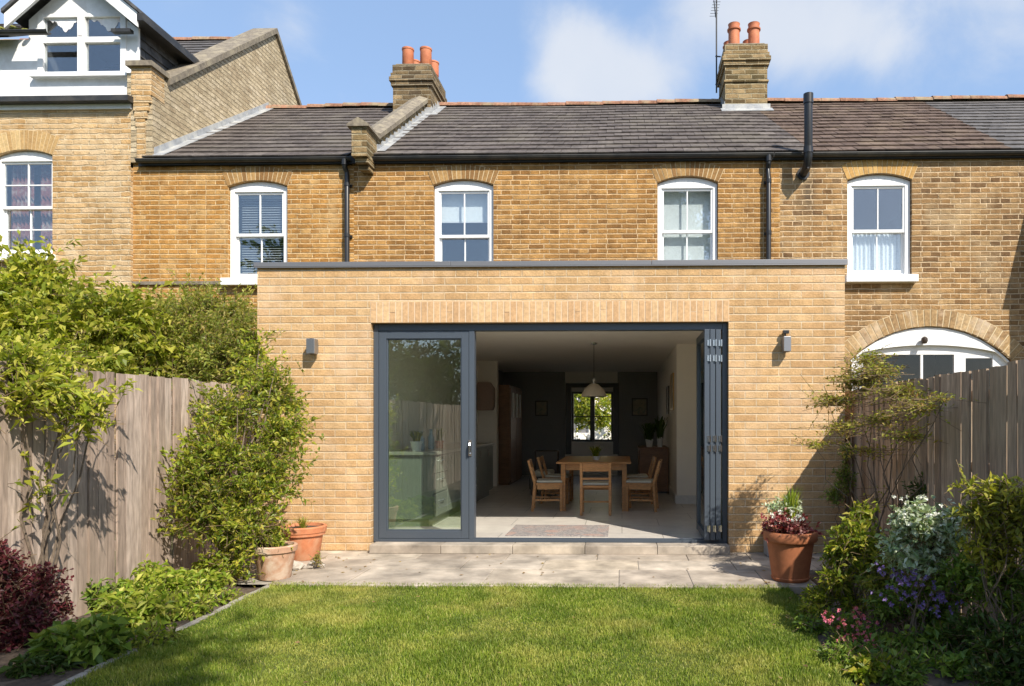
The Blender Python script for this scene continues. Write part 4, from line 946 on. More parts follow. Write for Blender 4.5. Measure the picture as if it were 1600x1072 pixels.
# door frame
YF0, YF1 = .07, .17
mb = MB(); mb.box(OX0+.003, OX0+.055, YF0, YF1, ZF-.015, OZ-.003); mb.box(OX1-.055, OX1-.003, YF0, YF1, ZF-.015, OZ-.003)
mb.box(OX0+.056, OX1-.056, YF0, YF1, OZ-.075, OZ-.003); mb.box(OX0+.056, OX1-.056, YF0, YF1, ZF-.015, ZF+.018)
mb.box(OX0+.056, OX1-.056, YF0+.02, YF0+.03, ZF+.018, ZF+.03)
df = mb.build('door_frame', M['anth'], hE, bevel=.002)
def leaf(x0, x1, name='glazed_door', y=.075, handle=True):
    z0, z1 = ZF+.022, OZ-.079; s = .078; m = MB(); th = .065
    m.box(x0, x0+s, y, y+th, z0, z1); m.box(x1-s, x1, y, y+th, z0, z1); m.box(x0+s, x1-s, y, y+th, z0, z0+s); m.box(x0+s, x1-s, y, y+th, z1-s, z1)
    b = .012
    m.box(x0+s, x0+s+b, y+.012, y+th-.012, z0+s, z1-s); m.box(x1-s-b, x1-s, y+.012, y+th-.012, z0+s, z1-s); m.box(x0+s+b, x1-s-b, y+.012, y+th-.012, z0+s, z0+s+b); m.box(x0+s+b, x1-s-b, y+.012, y+th-.012, z1-s-b, z1-s)
    o = m.build(name, M['anth'], hE, bevel=.002)
    MB().box(x0+s+.003, x1-s-.003, y+.028, y+.036, z0+s+.003, z1-s-.003).build('glass_pane', M['glass'], o)
    return o, z0, z1
lx0, lx1 = WX(592, .075), WX(732.5, .075)
lf, lz0, lz1 = leaf(lx0, lx1)
mb = MB(); mb.box(WX(733.2,.08), WX(741.5,.08), .068, .16, lz0-.003, lz1+.003); mb.build('door_post', M['anth'], hE, bevel=.002)
hx = WX(734.5, .06); hz_ = HZ(734, 700, .06)
mb = MB(); mb.box(hx-.016, hx+.016, .056, .066, hz_-.085, hz_+.085); mb.tube([(hx,.06,hz_+.05),(hx,.03,hz_+.05),(hx,.022,hz_+.03),(hx+.002,.022,hz_-.05)], .008, 8)
mb.lathe((hx,.055,hz_-.06), [(.008,-.01),(.01,.0),(.008,.01)], 8)
mb.build('door_handle', M['chrome'], lf)
# folded leaves standing inwards at the right jamb
def folded(x, y0, y1, th=.052):
    z0, z1 = ZF+.03, OZ-.082; s = .078; m = MB()
    m.box(x-th/2, x+th/2, y0, y0+s, z0, z1); m.box(x-th/2, x+th/2, y1-s, y1, z0, z1); m.box(x-th/2, x+th/2, y0+s, y1-s, z0, z0+s); m.box(x-th/2, x+th/2, y0+s, y1-s, z1-s, z1)
    o = m.build('folded_door', M['anth'], hE, bevel=.003)
    MB().box(x-.004, x+.004, y0+s, y1-s, z0+s, z1-s).build('glass_pane', M['glass'], o)
    h = MB()
    for zz in (z0+.12, z0+.95, z0+1.05, z1-.30, z1-.14):
        h.tube([(x+.029,y0-.012,zz-.035),(x+.029,y0-.012,zz+.035)], .010, 8); h.box(x+.002, x+.024, y0-.006, y0-.001, zz-.03, zz+.03)
    h.build('hinge', M['chrome'], o, smooth=True); return o
fx = [WX(1103.5,.05), WX(1112.5,.05), WX(1121.5,.05)]
for i, x in enumerate(fx): folded(x, -.02+.012*i, .78+.008*i)
# ---- interior shell (walls, ceiling, floor)
XI0, XI1, XI2 = WX(581,.3)-.10, 1.24, .84; YP = 3.5; YIB = 9.4
mb = MB()
mb.quad((XE0+.25,.07,ZF),(XI1+.8,.07,ZF),(XI1+.8,YIB,ZF),(XE0+.25,YIB,ZF)); mb.build('floor', M['floor'], hE)
mb = MB().box(XE0+.1, XE1-.1, .301, YIB+.2, ZCE, ZCE+.1); mb.build('ceiling', M['ceil'], hE)
mb = MB()
mb.box(XI0-.1, XI0, .301, YIB, ZF, ZCE); mb.box(XI1, XI1+.1, .301, YP, ZF, ZCE); mb.box(XI2, XI1+.1, YP+.001, YP+.15, ZF, ZCE); mb.box(XI2, XI2+.1, YP+.151, YIB, ZF, ZCE)
wx0, wx1 = WX(893, YIB), WX(958, YIB); wz0, wz1 = HZ(925, 690, YIB), HZ(925, 612, YIB)
mb.box(XI0-.1, wx0, YIB, YIB+.2, ZF, ZCE); mb.box(wx1, XI2+.1, YIB, YIB+.2, ZF, ZCE); mb.box(wx0, wx1, YIB, YIB+.2, ZF, wz0); mb.box(wx0, wx1, YIB, YIB+.2, wz1, ZCE)
xpr = WX(776, 6.4); mb.box(XI0, xpr, 6.4, 6.6, ZF, ZCE)
mb.box(XI0-.1, OX0-.003, .302, .40, ZF, ZCE) if XI0 < OX0 else None
mb.box(OX0-.2, OX1+.2, .304, .36, OZ+.03, ZCE-.001)
mb.build('inner_wall', M['plaster'], hE)
mb = MB()   # thin dark grey sheets over the walls of the far room
for bb in ((XI0+.001, WX(883,YIB), YIB-.012, YIB-.002), (WX(965,YIB), XI2-.001, YIB-.012, YIB-.002), (XI0+.001, XI0+.012, 6.601, YIB-.013)): MB().box(*bb, ZF, ZCE-.002).build('dark_wall_sheet', M['dark_wall'], hE)
mb = MB(); mb.box(XI2-.015, XI2-.001, YP+.16, YIB-.02, ZF, ZF+.13); mb.box(XI2-.012, XI1-.001, YP-.015, YP-.001, ZF, ZF+.13); mb.box(XI1-.016, XI1-.002, .37, YP-.016, ZF, ZF+.13)
mb.build('skirting', M['skirt'], hE)
mb = MB(); wm = (wx0+wx1)/2; f_ = .05
mb.box(wx0, wx0+f_, YIB+.05, YIB+.12, wz0, wz1); mb.box(wx1-f_, wx1, YIB+.05, YIB+.12, wz0, wz1); mb.box(wm-.055, wm+.055, YIB+.04, YIB+.12, wz0, wz1)
for a, b in ((wx0+f_, wm-.055), (wm+.055, wx1-f_)):
    mb.box(a, b, YIB+.05, YIB+.12, wz0, wz0+.05); mb.box(a, b, YIB+.05, YIB+.12, wz1-.05, wz1); mb.box(a, b, YIB+.06, YIB+.11, (wz0+wz1)/2-.012, (wz0+wz1)/2+.012)
mb.box(wx0-.14, wx0-.002, YIB-.05, YIB-.014, wz0-.3, wz1+.1); mb.box(wx1+.002, wx1+.14, YIB-.05, YIB-.014, wz0-.3, wz1+.1); mb.box(wx0-.14, wx1+.14, YIB-.052, YIB-.013, wz1+.1, wz1+.2)
mb.build('street_window', M['paint_dark'], hE)

# ================================================================== WALL LAMPS
def wall_lamp(px0, px1, py0, py1, label, sensor):
    x0, x1 = WX(px0, -.09), WX(px1, -.09); z1, z0 = HZ(px0, py0, -.09), HZ(px0, py1, -.09); xc = (x0+x1)/2
    t = thing('wall_lamp', label, 'lamp', (xc, 0, (z0+z1)/2), group='up and down lamps on the extension wall')
    MB().box(x0, x1, -.125, -.035, z0, z1).build('lamp_body', M['lightbox'], t, bevel=.004)
    MB().box(xc-.035, xc+.035, -.034, -.004, (z0+z1)/2-.05, (z0+z1)/2+.05).build('wall_plate', M['lightbox'], t, bevel=.003)
    mb = MB(); mb.tube([(xc,-.08,z0-.004),(xc,-.08,z0+.012)], .026, 14); mb.tube([(xc,-.08,z1-.012),(xc,-.08,z1+.004)], .026, 14); mb.build('lamp_lens', M['paint_dark'], t)
    if sensor:
        s = MB(); s.tube([(xc,-.0045,z1+.055),(xc,-.05,z1+.055)], .018, 12); s.tube([(xc,-.03,z1+.05),(xc,-.03,z1+.002)], .008, 8); s.box(xc-.03,xc+.03,-.07,-.03,z1+.035,z1+.07); s.build('sensor', M['black'], t, bevel=.003)
wall_lamp(480.5, 493.5, 529.5, 553, 'grey metal box lamp on the brick left of the folding doors', False)
wall_lamp(1223.5, 1235, 526, 549.5, 'grey metal box lamp with a dark sensor above it, right of the folding doors', True)

# ================================================================== INTERIOR THINGS
# kitchen units along the left wall
ku = thing('kitchen_unit', 'sage green run of kitchen base units with pale worktop seen behind the glazed door', 'kitchen unit', (-2.5, 2.8, ZF))
KX = -2.24; KY0, KY1 = GP(640, 840, ZF).y, 4.75
KY0 = max(.95, min(1.3, KY0))
MB().box(XI0+.002, KX, KY0, KY1, ZF+.10, ZF+.86).build('carcass', M['unit'], ku, bevel=.003)
MB().box(XI0+.002, KX-.05, KY0+.03, KY1, ZF+.001, ZF+.099).build('plinth', M['unit'], ku)
MB().box(XI0+.002, KX+.04, KY0-.04, KY1, ZF+.862, ZF+.90).build('worktop', M['worktop'], ku, bevel=.006)
n = 6; dl = (KY1-KY0)/n
for i in range(n):
    a, b = KY0+i*dl+.006, KY0+(i+1)*dl-.006
    if i in (0, 3):
        zs_ = [ZF+.12, ZF+.40, ZF+.64, ZF+.85]
        for z0, z1 in zip(zs_[:-1], zs_[1:]):
            d = MB().box(KX+.001, KX+.02, a, b, z0+.004, z1-.004).build('drawer_front', M['unit'], ku, bevel=.003)
            MB().tube([(KX+.02,(a+b)/2-.07,(z0+z1)/2+.04),(KX+.045,(a+b)/2-.07,(z0+z1)/2+.04),(KX+.045,(a+b)/2+.07,(z0+z1)/2+.04),(KX+.02,(a+b)/2+.07,(z0+z1)/2+.04)], .006, 6).build('handle', M['chrome'], d, smooth=True)
    else:
        d = MB().box(KX+.001, KX+.02, a, b, ZF+.12, ZF+.85).build('cupboard_door', M['unit'], ku, bevel=.003)
        MB().tube([(KX+.02,a+.08,ZF+.70),(KX+.045,a+.08,ZF+.70),(KX+.045,a+.08,ZF+.80),(KX+.02,a+.08,ZF+.80)], .006, 6).build('handle', M['chrome'], d, smooth=True)
# tall cupboard in the dark beyond the pier
tc_ = thing('tall_cupboard', 'tall dark cupboard in the shadow beyond the white kitchen pier', 'cupboard', (-2.4, 7.4, ZF))
MB().box(XI0+.02, -2.25, 6.7, 8.3, ZF, ZF+2.0).build('carcass', M['cab_wood'], tc_, bevel=.004)
for i in range(2): MB().box(-2.249, -2.225, 6.71+.8*i, 7.48+.8*i, ZF+.05, ZF+1.95).build('cupboard_door', M['cab_wood'], tc_, bevel=.004)
# wall cupboard on the pier
wc = thing('wall_cupboard', 'small pinkish wall cupboard hanging on the white pier above the worktop', 'cupboard', (-2.7, 6.3, 1.7))
a, b = WX(745, 6.2), WX(771, 6.2); z0, z1 = HZ(758, 641, 6.2), HZ(758, 597, 6.2)
M['pinkwood'] = plain('pink_paint', (.36,.25,.20), .6)
mb = MB(); mb.prism([(a,6.2,z0),(b-.03,6.2,z0),(b,6.2,z0+.08),(b,6.2,z1-.12),(b-.08,6.2,z1),(a+.02,6.2,z1),(a,6.2,z1-.05)], (0,.195,0)); mb.build('carcass', M['pinkwood'], wc, bevel=.006)
MB().tube([(a+.05,6.2,z0+.12),(a+.05,6.175,z0+.12),(a+.05,6.175,z0+.22),(a+.05,6.2,z0+.22)], .006, 6).build('handle', M['chrome'], wc)
# worktop items
def pot(name, c, r, h, mat, parent, rim=True, taper=.72):
    pr = [(r*taper,0),(r*(taper+(1-taper)*.8),h*.78)]
    if rim: pr += [(r*1.0,h*.80),(r*1.04,h*.83),(r*1.04,h*.97),(r*1.0,h),(r*.88,h),(r*.86,h*.88)]
    else: pr += [(r,h),(r*.88,h),(r*.86,h*.88)]
    return MB().lathe(c, pr, 28).build(name, M[mat], parent, smooth=True)
def leaves_np(P, D, L, asp, seed, droop=.2, upn=.5, fold=.25):
    """P base points (n,3), D directions, L lengths -> verts, tris (folded diamond leaf)"""
    r = np.random.default_rng(seed); n = len(P); D = D/(np.linalg.norm(D, axis=1, keepdims=True)+1e-9)
    R_ = r.normal(size=(n,3)); R_[:,2] += upn*2; R_[:,1] -= upn*.6
    Nn = R_-D*(R_*D).sum(1, keepdims=True); Nn /= np.linalg.norm(Nn, axis=1, keepdims=True)+1e-9
    T = np.cross(D, Nn); L = L[:,None]; w = L*asp*.5
    V = np.empty((n,4,3)); V[:,0] = P; V[:,1] = P+D*L*.45+T*w+Nn*w*fold; V[:,3] = P+D*L*.45-T*w+Nn*w*fold
    V[:,2] = P+D*L-np.array([0,0,1])*L*droop
    b = np.arange(n)[:,None]*4
    return V.reshape(-1,3), np.concatenate([b+np.array([[0,2,1]]), b+np.array([[0,3,2]])])
def tuft(c, n, h, spread, w, mat, parent, seed, name='foliage', arc=.5):
    """grass-like arching blades"""
    r = np.random.default_rng(seed); V = []; Fc = []
    for i in range(n):
        t = r.uniform(0, 2*np.pi); d = np.array([np.cos(t), np.sin(t), 0]); s = r.uniform(.1,1)*spread; hh = h*r.uniform(.6,1.05)
        q = np.array([-d[1], d[0], 0])*w/2; b = len(V); c0 = np.array(c)+d*r.uniform(0,.25)*spread
        for k, (f, ww) in enumerate(((0,1),(.35,1),(.7,.8))):
            p = c0+d*s*f**1.7+np.array([0,0,hh*(f-arc*f**3*.5)]); V += [p-q*ww, p+q*ww]
        V.append(c0+d*s*1.05+np.array([0,0,hh*(1-arc*.5-arc*.25)]))
        Fc += [[b,b+1,b+3,b+2],[b+2,b+3,b+5,b+4],[b+4,b+5,b+6]]
    return mesh_np(name, np.array(V), Fc, mat, parent, uv=False)
ws = ZF+.90
def plantpot(name, label, c, r, h, mat, leafmat, n, lh, sp, w, seed, group=None):
    t = thing(name, label, 'plant', c, group=group); pot('pot', c, r, h, mat, t); MB().lathe((c[0],c[1],c[2]+h*.86), [(r*.85,0),(r*.85,.004)], 16).build('soil', M['soil'], t)
    tuft((c[0],c[1],c[2]+h*.85), n, lh, sp, w, M[leafmat], t, seed); return t
plantpot('potted_plant', 'leafy green plant in a pot on the worktop behind the glazed door', (-2.50, KY0+.22, ws), .07, .12, 'ceramic', 'lf_shrub', 60, .24, .16, .018, 3)
for i, (dx, dy, r, h, m_, lb) in enumerate([(.12,.42,.045,.24,'blueceramic','tall blue jar on the worktop beside the leafy plant'),(.02,.62,.05,.17,'ceramic','white jar on the worktop, second behind the leafy plant'),(.10,.95,.04,.26,'blueceramic','slim blue bottle on the worktop farther back behind the white jar')]):
    c = (-2.62+dx, KY0+dy, ws); t = tag(MB().lathe((0,0,0), [(r*.9,0),(r,h*.05),(r,h*.6),(r*.5,h*.75),(r*.45,h*.95),(r*.55,h),(r*.4,h)], 18).build('jar', M[m_], None, smooth=True), lb, 'jar'); t.location = c
plantpot('potted_plant', 'spiky plant on the worktop near the middle of the kitchen run', (-2.5, KY0+1.3, ws), .06, .10, 'pot_new', 'lf_mid', 40, .30, .14, .014, 4)
# dining table
TX0, TX1, TY0, TY1 = WX(869, 2.5), WX(986, 2.5), 2.5, 4.25; TZ = HZ(925, 722, 2.5)
dt = thing('dining_table', 'light pine dining table with a spiky plant on it inside the extension', 'table', ((TX0+TX1)/2, (TY0+TY1)/2, ZF))
MB().box(TX0, TX1, TY0, TY1, TZ-.028, TZ).build('tabletop', M['pine'], dt, bevel=.006)
mb = MB(); i_ = .09
mb.box(TX0+i_, TX1-i_, TY0+i_, TY0+i_+.02, TZ-.12, TZ-.029); mb.box(TX0+i_, TX1-i_, TY1-i_-.02, TY1-i_, TZ-.12, TZ-.029); mb.box(TX0+i_, TX0+i_+.02, TY0+i_+.021, TY1-i_-.021, TZ-.12, TZ-.029); mb.box(TX1-i_-.02, TX1-i_, TY0+i_+.021, TY1-i_-.021, TZ-.12, TZ-.029)
mb.build('apron', M['pine'], dt)
for x in (TX0+.06, TX1-.06-.065):
    for y in (TY0+.06, TY1-.06-.065): MB().box(x, x+.065, y, y+.065, ZF, TZ-.029).build('leg', M['pine'], dt, bevel=.004)
plantpot('potted_plant', 'spiky green plant in a small pot in the middle of the pine table', ((TX0+TX1)/2+.02, 3.0, TZ), .055, .06, 'ceramic', 'lf_shrub', 90, .26, .20, .009, 5)
# chairs (front = +Y locally: sitter faces +Y, backrest at -Y)
def make_chair(label):
    t = thing('dining_chair', label, 'chair', group='pine chairs round the dining table'); w, d, sh = .21, .20, .40; H = TZ-ZF+.0
    MB().box(-w, w, -d, d, sh-.03, sh).build('seat', M['pine'], t, local=True, bevel=.004)
    MB().box(-w+.015, w-.015, -d+.03, d-.01, sh+.001, sh+.035).build('seat_cushion', M['cushion'], t, local=True, bevel=.012)
    mb = MB(); mb.box(-w+.02, w-.02, d-.05, d-.03, sh-.09, sh-.031); mb.box(-w+.005, -w+.02, -d+.04, d-.05, sh-.09, sh-.031); mb.box(w-.02, w-.005, -d+.04, d-.05, sh-.09, sh-.031); mb.build('seat_rail', M['pine'], t, local=True)
    for s in (-1, 1):
        x = s*(w-.018); MB().box(x-.018, x+.018, d-.045, d-.008, 0, sh-.031).build('leg', M['pine'], t, local=True, bevel=.003)
        m = MB(); m.bar((x,-d-.03,0), (x,-d+.005,sh), .036, .036, (0,1,0)); m.bar((x,-d+.005,sh-.01), (x,-d-.085,H+.02), .036, .034, (0,1,0)); m.build('leg', M['pine'], t, local=True, bevel=.003)
    m = MB(); m.bar((-w+.036,-d-.068,H-.045), (w-.036,-d-.068,H-.045), .018, .115, (0,-.2,1)); m.build('backrest', M['pine'], t, local=True, bevel=.004)
    m = MB(); m.bar((-w+.036,-d-.035,H-.20), (w-.036,-d-.035,H-.20), .016, .03, (0,-.2,1)); m.build('back_rail', M['pine'], t, local=True, bevel=.004)
    m = MB(); m.bar((-w+.018,d-.05,.16), (-w+.018,-d,.16), .016, .028); m.bar((w-.018,d-.05,.16), (w-.018,-d,.16), .016, .028); m.bar((-w+.03,0,.16), (w-.03,0,.16), .014, .026); m.build('stretcher', M['pine'], t, local=True)
    return t
ch = make_chair('pine chair seen from behind at the near end of the table')
ch.location = (WX(931, 2.2), 2.33, ZF); ch.rotation_euler[2] = 0
TL, TR = TX0, TX1
for (x, y, rz, lb) in [(TL-.12, 2.72, -1.50, 'pine chair on the left of the table, nearest the garden'), (TR+.14, 2.72, 1.45, 'pine chair on the right of the table, nearest the garden'),
                       (TL-.08, 3.65, -1.62, 'farther pine chair on the left of the table, in shadow'), (TR+.10, 3.65, 1.60, 'farther pine chair on the right of the table, by the brown cabinet')]:
    c = copy_tree(ch); c.location = (x, y, ZF); c.rotation_euler[2] = rz; c['label'] = lb
# pendant lamp
px_, py_ = (WX(928, 3.3)), 3.3
pn = thing('pendant_lamp', 'pale glass pendant lamp hanging over the dining table', 'lamp', (px_, py_, ZCE))
zr_ = HZ(928, 599, 3.3); zb_ = HZ(928, 620, 3.3)
MB().lathe((px_,py_,ZCE-.03), [(.01,0),(.045,.01),(.05,.03)], 20).build('ceiling_rose', M['chrome'], pn, smooth=True)
MB().tube([(px_,py_,ZCE-.03),(px_,py_,zr_+.04)], .004, 6).build('cord', M['paint_dark'], pn)
MB().lathe((px_,py_,zr_), [(.012,.08),(.022,.05),(.022,.0)][::-1], 14).build('lamp_holder', M['chrome'], pn, smooth=True)
h = zr_-zb_
MB().lathe((px_,py_,zb_), [(.19,0),(.185,h*.22),(.14,h*.6),(.07,h*.9),(.025,h),(.02,h*.97),(.065,h*.86),(.135,h*.56),(.178,h*.2),(.186,0)], 32).build('lamp_shade', M['shade'], pn, smooth=True)
# cabinet with plants
CX0 = WX(1000, 5.1); cz = HZ(1020, 699, 5.1)
cb = thing('cabinet', 'plain brown wooden cabinet against the right wall behind the dining table', 'cabinet', ((CX0+XI2)/2, 5.6, ZF))
MB().box(CX0, XI2-.02, 5.1, 6.1, ZF+.03, cz-.025).build('carcass', M['cab_wood'], cb, bevel=.004)
MB().box(CX0-.03, XI2-.018, 5.07, 6.12, cz-.024, cz).build('cabinet_top', M['cab_wood'], cb, bevel=.004)
for i in range(2): MB().box(CX0-.018, CX0-.001, 5.12+.48*i, 5.58+.48*i, ZF+.06, cz-.05).build('cupboard_door', M['cab_wood'], cb, bevel=.003)
MB().box(CX0+.02, XI2-.04, 5.12, 6.08, ZF, ZF+.029).build('plinth', M['paint_dark'], cb)
plantpot('potted_plant', 'bushy house plant in a white pot on the brown cabinet, left one', (CX0+.17, 5.3, cz), .07, .14, 'ceramic', 'lf_dark', 70, .50, .32, .022, 6)
plantpot('potted_plant', 'tall house plant in a pale vase on the brown cabinet, right one', (CX0+.36, 5.25, cz), .055, .18, 'ceramic', 'lf_dark', 60, .62, .26, .02, 7)
# rug
r0 = GP(775, 838, ZF); r1 = GP(960, 822, ZF)
tag(MB().box(r0.x+.1, GP(950,838,ZF).x, r0.y, r1.y, ZF+.002, ZF+.012).build('rug', M['rug'], None), 'small patterned grey rug with red marks on the floor just inside the doors', 'rug')
# pictures on the right wall
def picture(y0, y1, z0, z1, X, label, wood='gold', side=1):
    t = thing('picture', label, 'picture', (X, (y0+y1)/2, (z0+z1)/2), group='pictures on the dining room walls'); f = .03
    mb = MB(); mb.box(X-.025, X-.002, y0, y1, z0, z0+f); mb.box(X-.025, X-.002, y0, y1, z1-f, z1); mb.box(X-.025, X-.002, y0, y0+f, z0+f, z1-f); mb.box(X-.025, X-.002, y1-f, y1, z0+f, z1-f); mb.build('picture_frame', M[wood], t)
    MB().box(X-.014, X-.006, y0+f, y1-f, z0+f, z1-f).build('print', M['art'], t)
picture(4.0, 4.55, 1.55, 2.15, XI2, 'gilt framed picture nearest the pillar on the right wall')
picture(5.2, 5.7, 1.5, 2.0, XI2, 'dark framed picture above the brown cabinet', 'paint_dark')
picture(2.3, 3.1, 1.25, 2.05, XI1, 'large framed picture on the side wall beside the folded doors')
picture(1.2, 1.9, 1.2, 2.2, XI1, 'tall dark framed picture nearest the folded doors', 'paint_dark')
def picture_b(x0, x1, z0, z1, Y, label):
    t = thing('picture', label, 'picture', ((x0+x1)/2, Y, (z0+z1)/2), group='pictures on the dining room walls'); f = .03
    mb = MB(); mb.box(x0, x1, Y-.03, Y-.002, z0, z0+f); mb.box(x0, x1, Y-.03, Y-.002, z1-f, z1); mb.box(x0, x0+f, Y-.03, Y-.002, z0+f, z1-f); mb.box(x1-f, x1, Y-.03, Y-.002, z0+f, z1-f); mb.build('picture_frame', M['paint_dark'], t)
    MB().box(x0+f, x1-f, Y-.02, Y-.008, z0+f, z1-f).build('print', M['art'], t)
picture_b(WX(987,9.35), WX(1012,9.35), HZ(1000,650,9.35), HZ(1000,622,9.35), YIB-.013, 'dark picture on the far wall right of the street window')
picture_b(WX(836,9.35), WX(856,9.35), HZ(840,650,9.35), HZ(840,626,9.35), YIB-.013, 'dark picture on the far wall left of the street window')
for i, yy in enumerate((6.85, 7.35, 7.8)):
    t = tag(MB().box(-2.222, -2.19, yy, yy+.09, 1.45, 1.95).build('towel', M['ceramic'], None, bevel=.01), ['pale cloth hanging at the near end of the dark tall cupboard','pale cloth hanging in the middle of the dark tall cupboard','pale cloth hanging at the far end of the dark tall cupboard'][i], 'cloth')
# armchair in the far room, seat catching the light
so_ = thing('armchair', 'low armchair with pale seat cushion in the shadow left of the dining table', 'armchair', (WX(850,4.9), 4.9, ZF))
ax0, ax1 = WX(828,4.7), WX(868,4.7)
MB().box(ax0, ax1, 4.6, 5.3, ZF+.10, ZF+.32).build('seat', M['paint_dark'], so_, bevel=.02); MB().box(ax0+.06, ax1-.06, 4.58, 5.2, ZF+.322, ZF+.42).build('seat_cushion', M['cushion'], so_, bevel=.04)
MB().box(ax0, ax1, 5.301, 5.42, ZF+.10, ZF+.75).build('backrest', M['paint_dark'], so_, bevel=.03)
for x in (ax0+.02, ax1-.06):
    for y in (4.63, 5.33): MB().box(x, x+.04, y, y+.04, ZF, ZF+.099).build('leg', M['paint_dark'], so_)

# ================================================================== FENCES
def fence(X, y0, y1, ztop_fn, mat, label, side, bw, seed, lean=.0):
    r = random.Random(seed); t = thing('garden_fence', label, 'fence', (X, (y0+y1)/2, 0)); mb = MB(); y = y0
    while y < y1:
        w = bw*r.uniform(.92,1.08); g = r.uniform(.006,.013) if side < 0 else r.uniform(.010,.020); zt_ = ztop_fn(y)+r.uniform(-.012,.008); th = .018; a, b = y+g/2, min(y+w-g/2, y1)
        o = r.uniform(-.010,.010); tw = r.uniform(-.006,.006)
        mb.prism([(X+o,a,-.05),(X+o,b,-.05),(X+o+tw,b,zt_),(X+o-tw,a,zt_+r.uniform(-.003,.003))], (th*side,0,0)); y += w
    mb.build('boards', M[mat], t)
    y = y0+.4
    while y < y1:
        MB().box(X+side*.10, X+side*.19, y, y+.09, -.1, ztop_fn(y)-.05).build('post', M[mat], t); y += 1.83
    mb = MB()
    for z in (.35, 1.0, 1.5): mb.box(X+side*.035, X+side*.098, y0, y1, z, z+.07)
    mb.build('rails', M[mat], t); return t
ZFL = 1.35+.1015*abs(XFL); ZFR = 1.35+.157*XFR
fence(XFL, -13.5, .9, lambda y: ZFL-.004*(y+4), 'fence_l', 'pale weathered board fence along the left side of the garden', -1, .095, 3)
fence(XFR, -13.5, 2.2, lambda y: ZFR-.010*(y+4), 'fence_r', 'grey brown board fence in shade along the right side of the garden', 1, .118, 4)
t = thing('rear_fence', 'board fence across the far end of the garden behind the viewer', 'fence', (0, -13.6, 0)); mb = MB(); x = XFL
while x < XFR: mb.box(x+.003, x+.10, -13.62, -13.60, -.05, 1.75+random.uniform(-.01,.01)); x += .105
mb.build('boards', M['fence_l'], t)

# ================================================================== FOLIAGE
def foliage(parent, tips, dirs, leaf, asp, per, tlen, seed, mat, name='foliage', stems=None, droop=.15, upn=.6, spread=.75, twig_r=.0022, twigs=True, fold=.3, size_jit=(.4,1.25)):
    """leafy twigs: each twig ends at tips[i], running back along dirs[i] by tlen"""
    r = np.random.default_rng(seed); n = len(tips); dirs = dirs/(np.linalg.norm(dirs,axis=1,keepdims=True)+1e-9)
    k = np.arange(per)
    f = (k[None,:]+r.uniform(0,.8,(n,per)))/per
    L_ = tlen*r.uniform(.6,1.2,(n,1))
    curve = np.array([0,0,-1.0])*(.12*tlen)
    P = tips[:,None,:]-dirs[:,None,:]*((1-f)*L_)[:,:,None]+curve*(f**2)[:,:,None]
    D = dirs[:,None,:]*.8+r.normal(size=(n,per,3))*spread
    D[:,:,2] += .1
    P = P.reshape(-1,3); D = D.reshape(-1,3); sz = leaf*r.uniform(*size_jit,len(P))
    V, Fc = leaves_np(P, D, sz, asp, seed+1, droop, upn, fold)
    o = mesh_np(name, V, Fc, mat, parent, uv=False)
    if twigs:
        # thin three-sided twigs
        a = tips-dirs*L_*1.15; c = tips+curve; q = np.cross(dirs, r.normal(size=(n,3))); q /= np.linalg.norm(q,axis=1,keepdims=True)+1e-9; s = np.cross(dirs, q)
        TV = np.empty((n,6,3))
        for j in range(3):
            t_ = 2*np.pi*j/3; off = (q*np.cos(t_)+s*np.sin(t_))*twig_r; TV[:,j] = a+off; TV[:,j+3] = c+off*.4
        b = np.arange(n)[:,None]*6; TF = np.concatenate([b+np.array([[0,1,4,3]]), b+np.array([[1,2,5,4]]), b+np.array([[2,0,3,5]])])
        mesh_np('twigs', TV.reshape(-1,3), TF, M['twig'], parent, uv=False)
    return o
def blob_tips(blobs, n, seed, shell=.45, clump=None, gap=.0):
    """tips inside a union of ellipsoids (cx,cy,cz,rx,ry,rz,w), denser toward the outside; returns tips, outward directions"""
    r = np.random.default_rng(seed); w = np.array([b[6] if len(b) > 6 else b[3]*b[4]*b[5] for b in blobs]); w = w/w.sum(); T = []; D = []
    for b, m in zip(blobs, r.multinomial(n, w)):
        d = r.normal(size=(m,3)); d /= np.linalg.norm(d,axis=1,keepdims=True); q = r.uniform(0,1,m)**shell
        q = q*(1+.16*np.sin(d[:,0]*7+b[0]*3)*np.sin(d[:,2]*9+b[2]*5)+.08*r.normal(size=m))
        p = np.array(b[:3])+d*q[:,None]*np.array(b[3:6]); T.append(p); D.append(d*np.array([1,1,.8])+np.array([0,0,.55]))
    T = np.concatenate(T); D = np.concatenate(D)+r.normal(size=(n,3))*.45
    if gap:
        ph = r.uniform(0, 6, 3); s = 5.5
        f = np.sin(T[:,0]*s+ph[0])*np.sin(T[:,1]*s*1.1+ph[1])+np.sin(T[:,2]*s*1.2+ph[2])*np.sin(T[:,0]*s*1.7+T[:,2]*3)
        k = f > -1.1+gap; T, D = T[k], D[k]
    return T, D
def branches(parent, base, targets, r0, seed, mat='bark', name='stem', wob=.06):
    rr = random.Random(seed); mb = MB()
    for t_ in targets:
        b = Vector(base)+Vector((rr.uniform(-1,1)*r0*1.5, rr.uniform(-1,1)*r0*1.5, 0)); e = Vector(t_); n = 7; P = []
        for i in range(n):
            f = i/(n-1); p = b.lerp(e, f); p.z = b.z+(e.z-b.z)*(f**.8); j = wob*math.sin(math.pi*f)
            P.append(p+Vector((rr.uniform(-j,j), rr.uniform(-j,j), rr.uniform(-j,j)*.5)))
        mb.tube(P, [r0*(1-.8*i/(n-1)) for i in range(n)], 7)
    return mb.build(name, M[mat], parent, smooth=True)
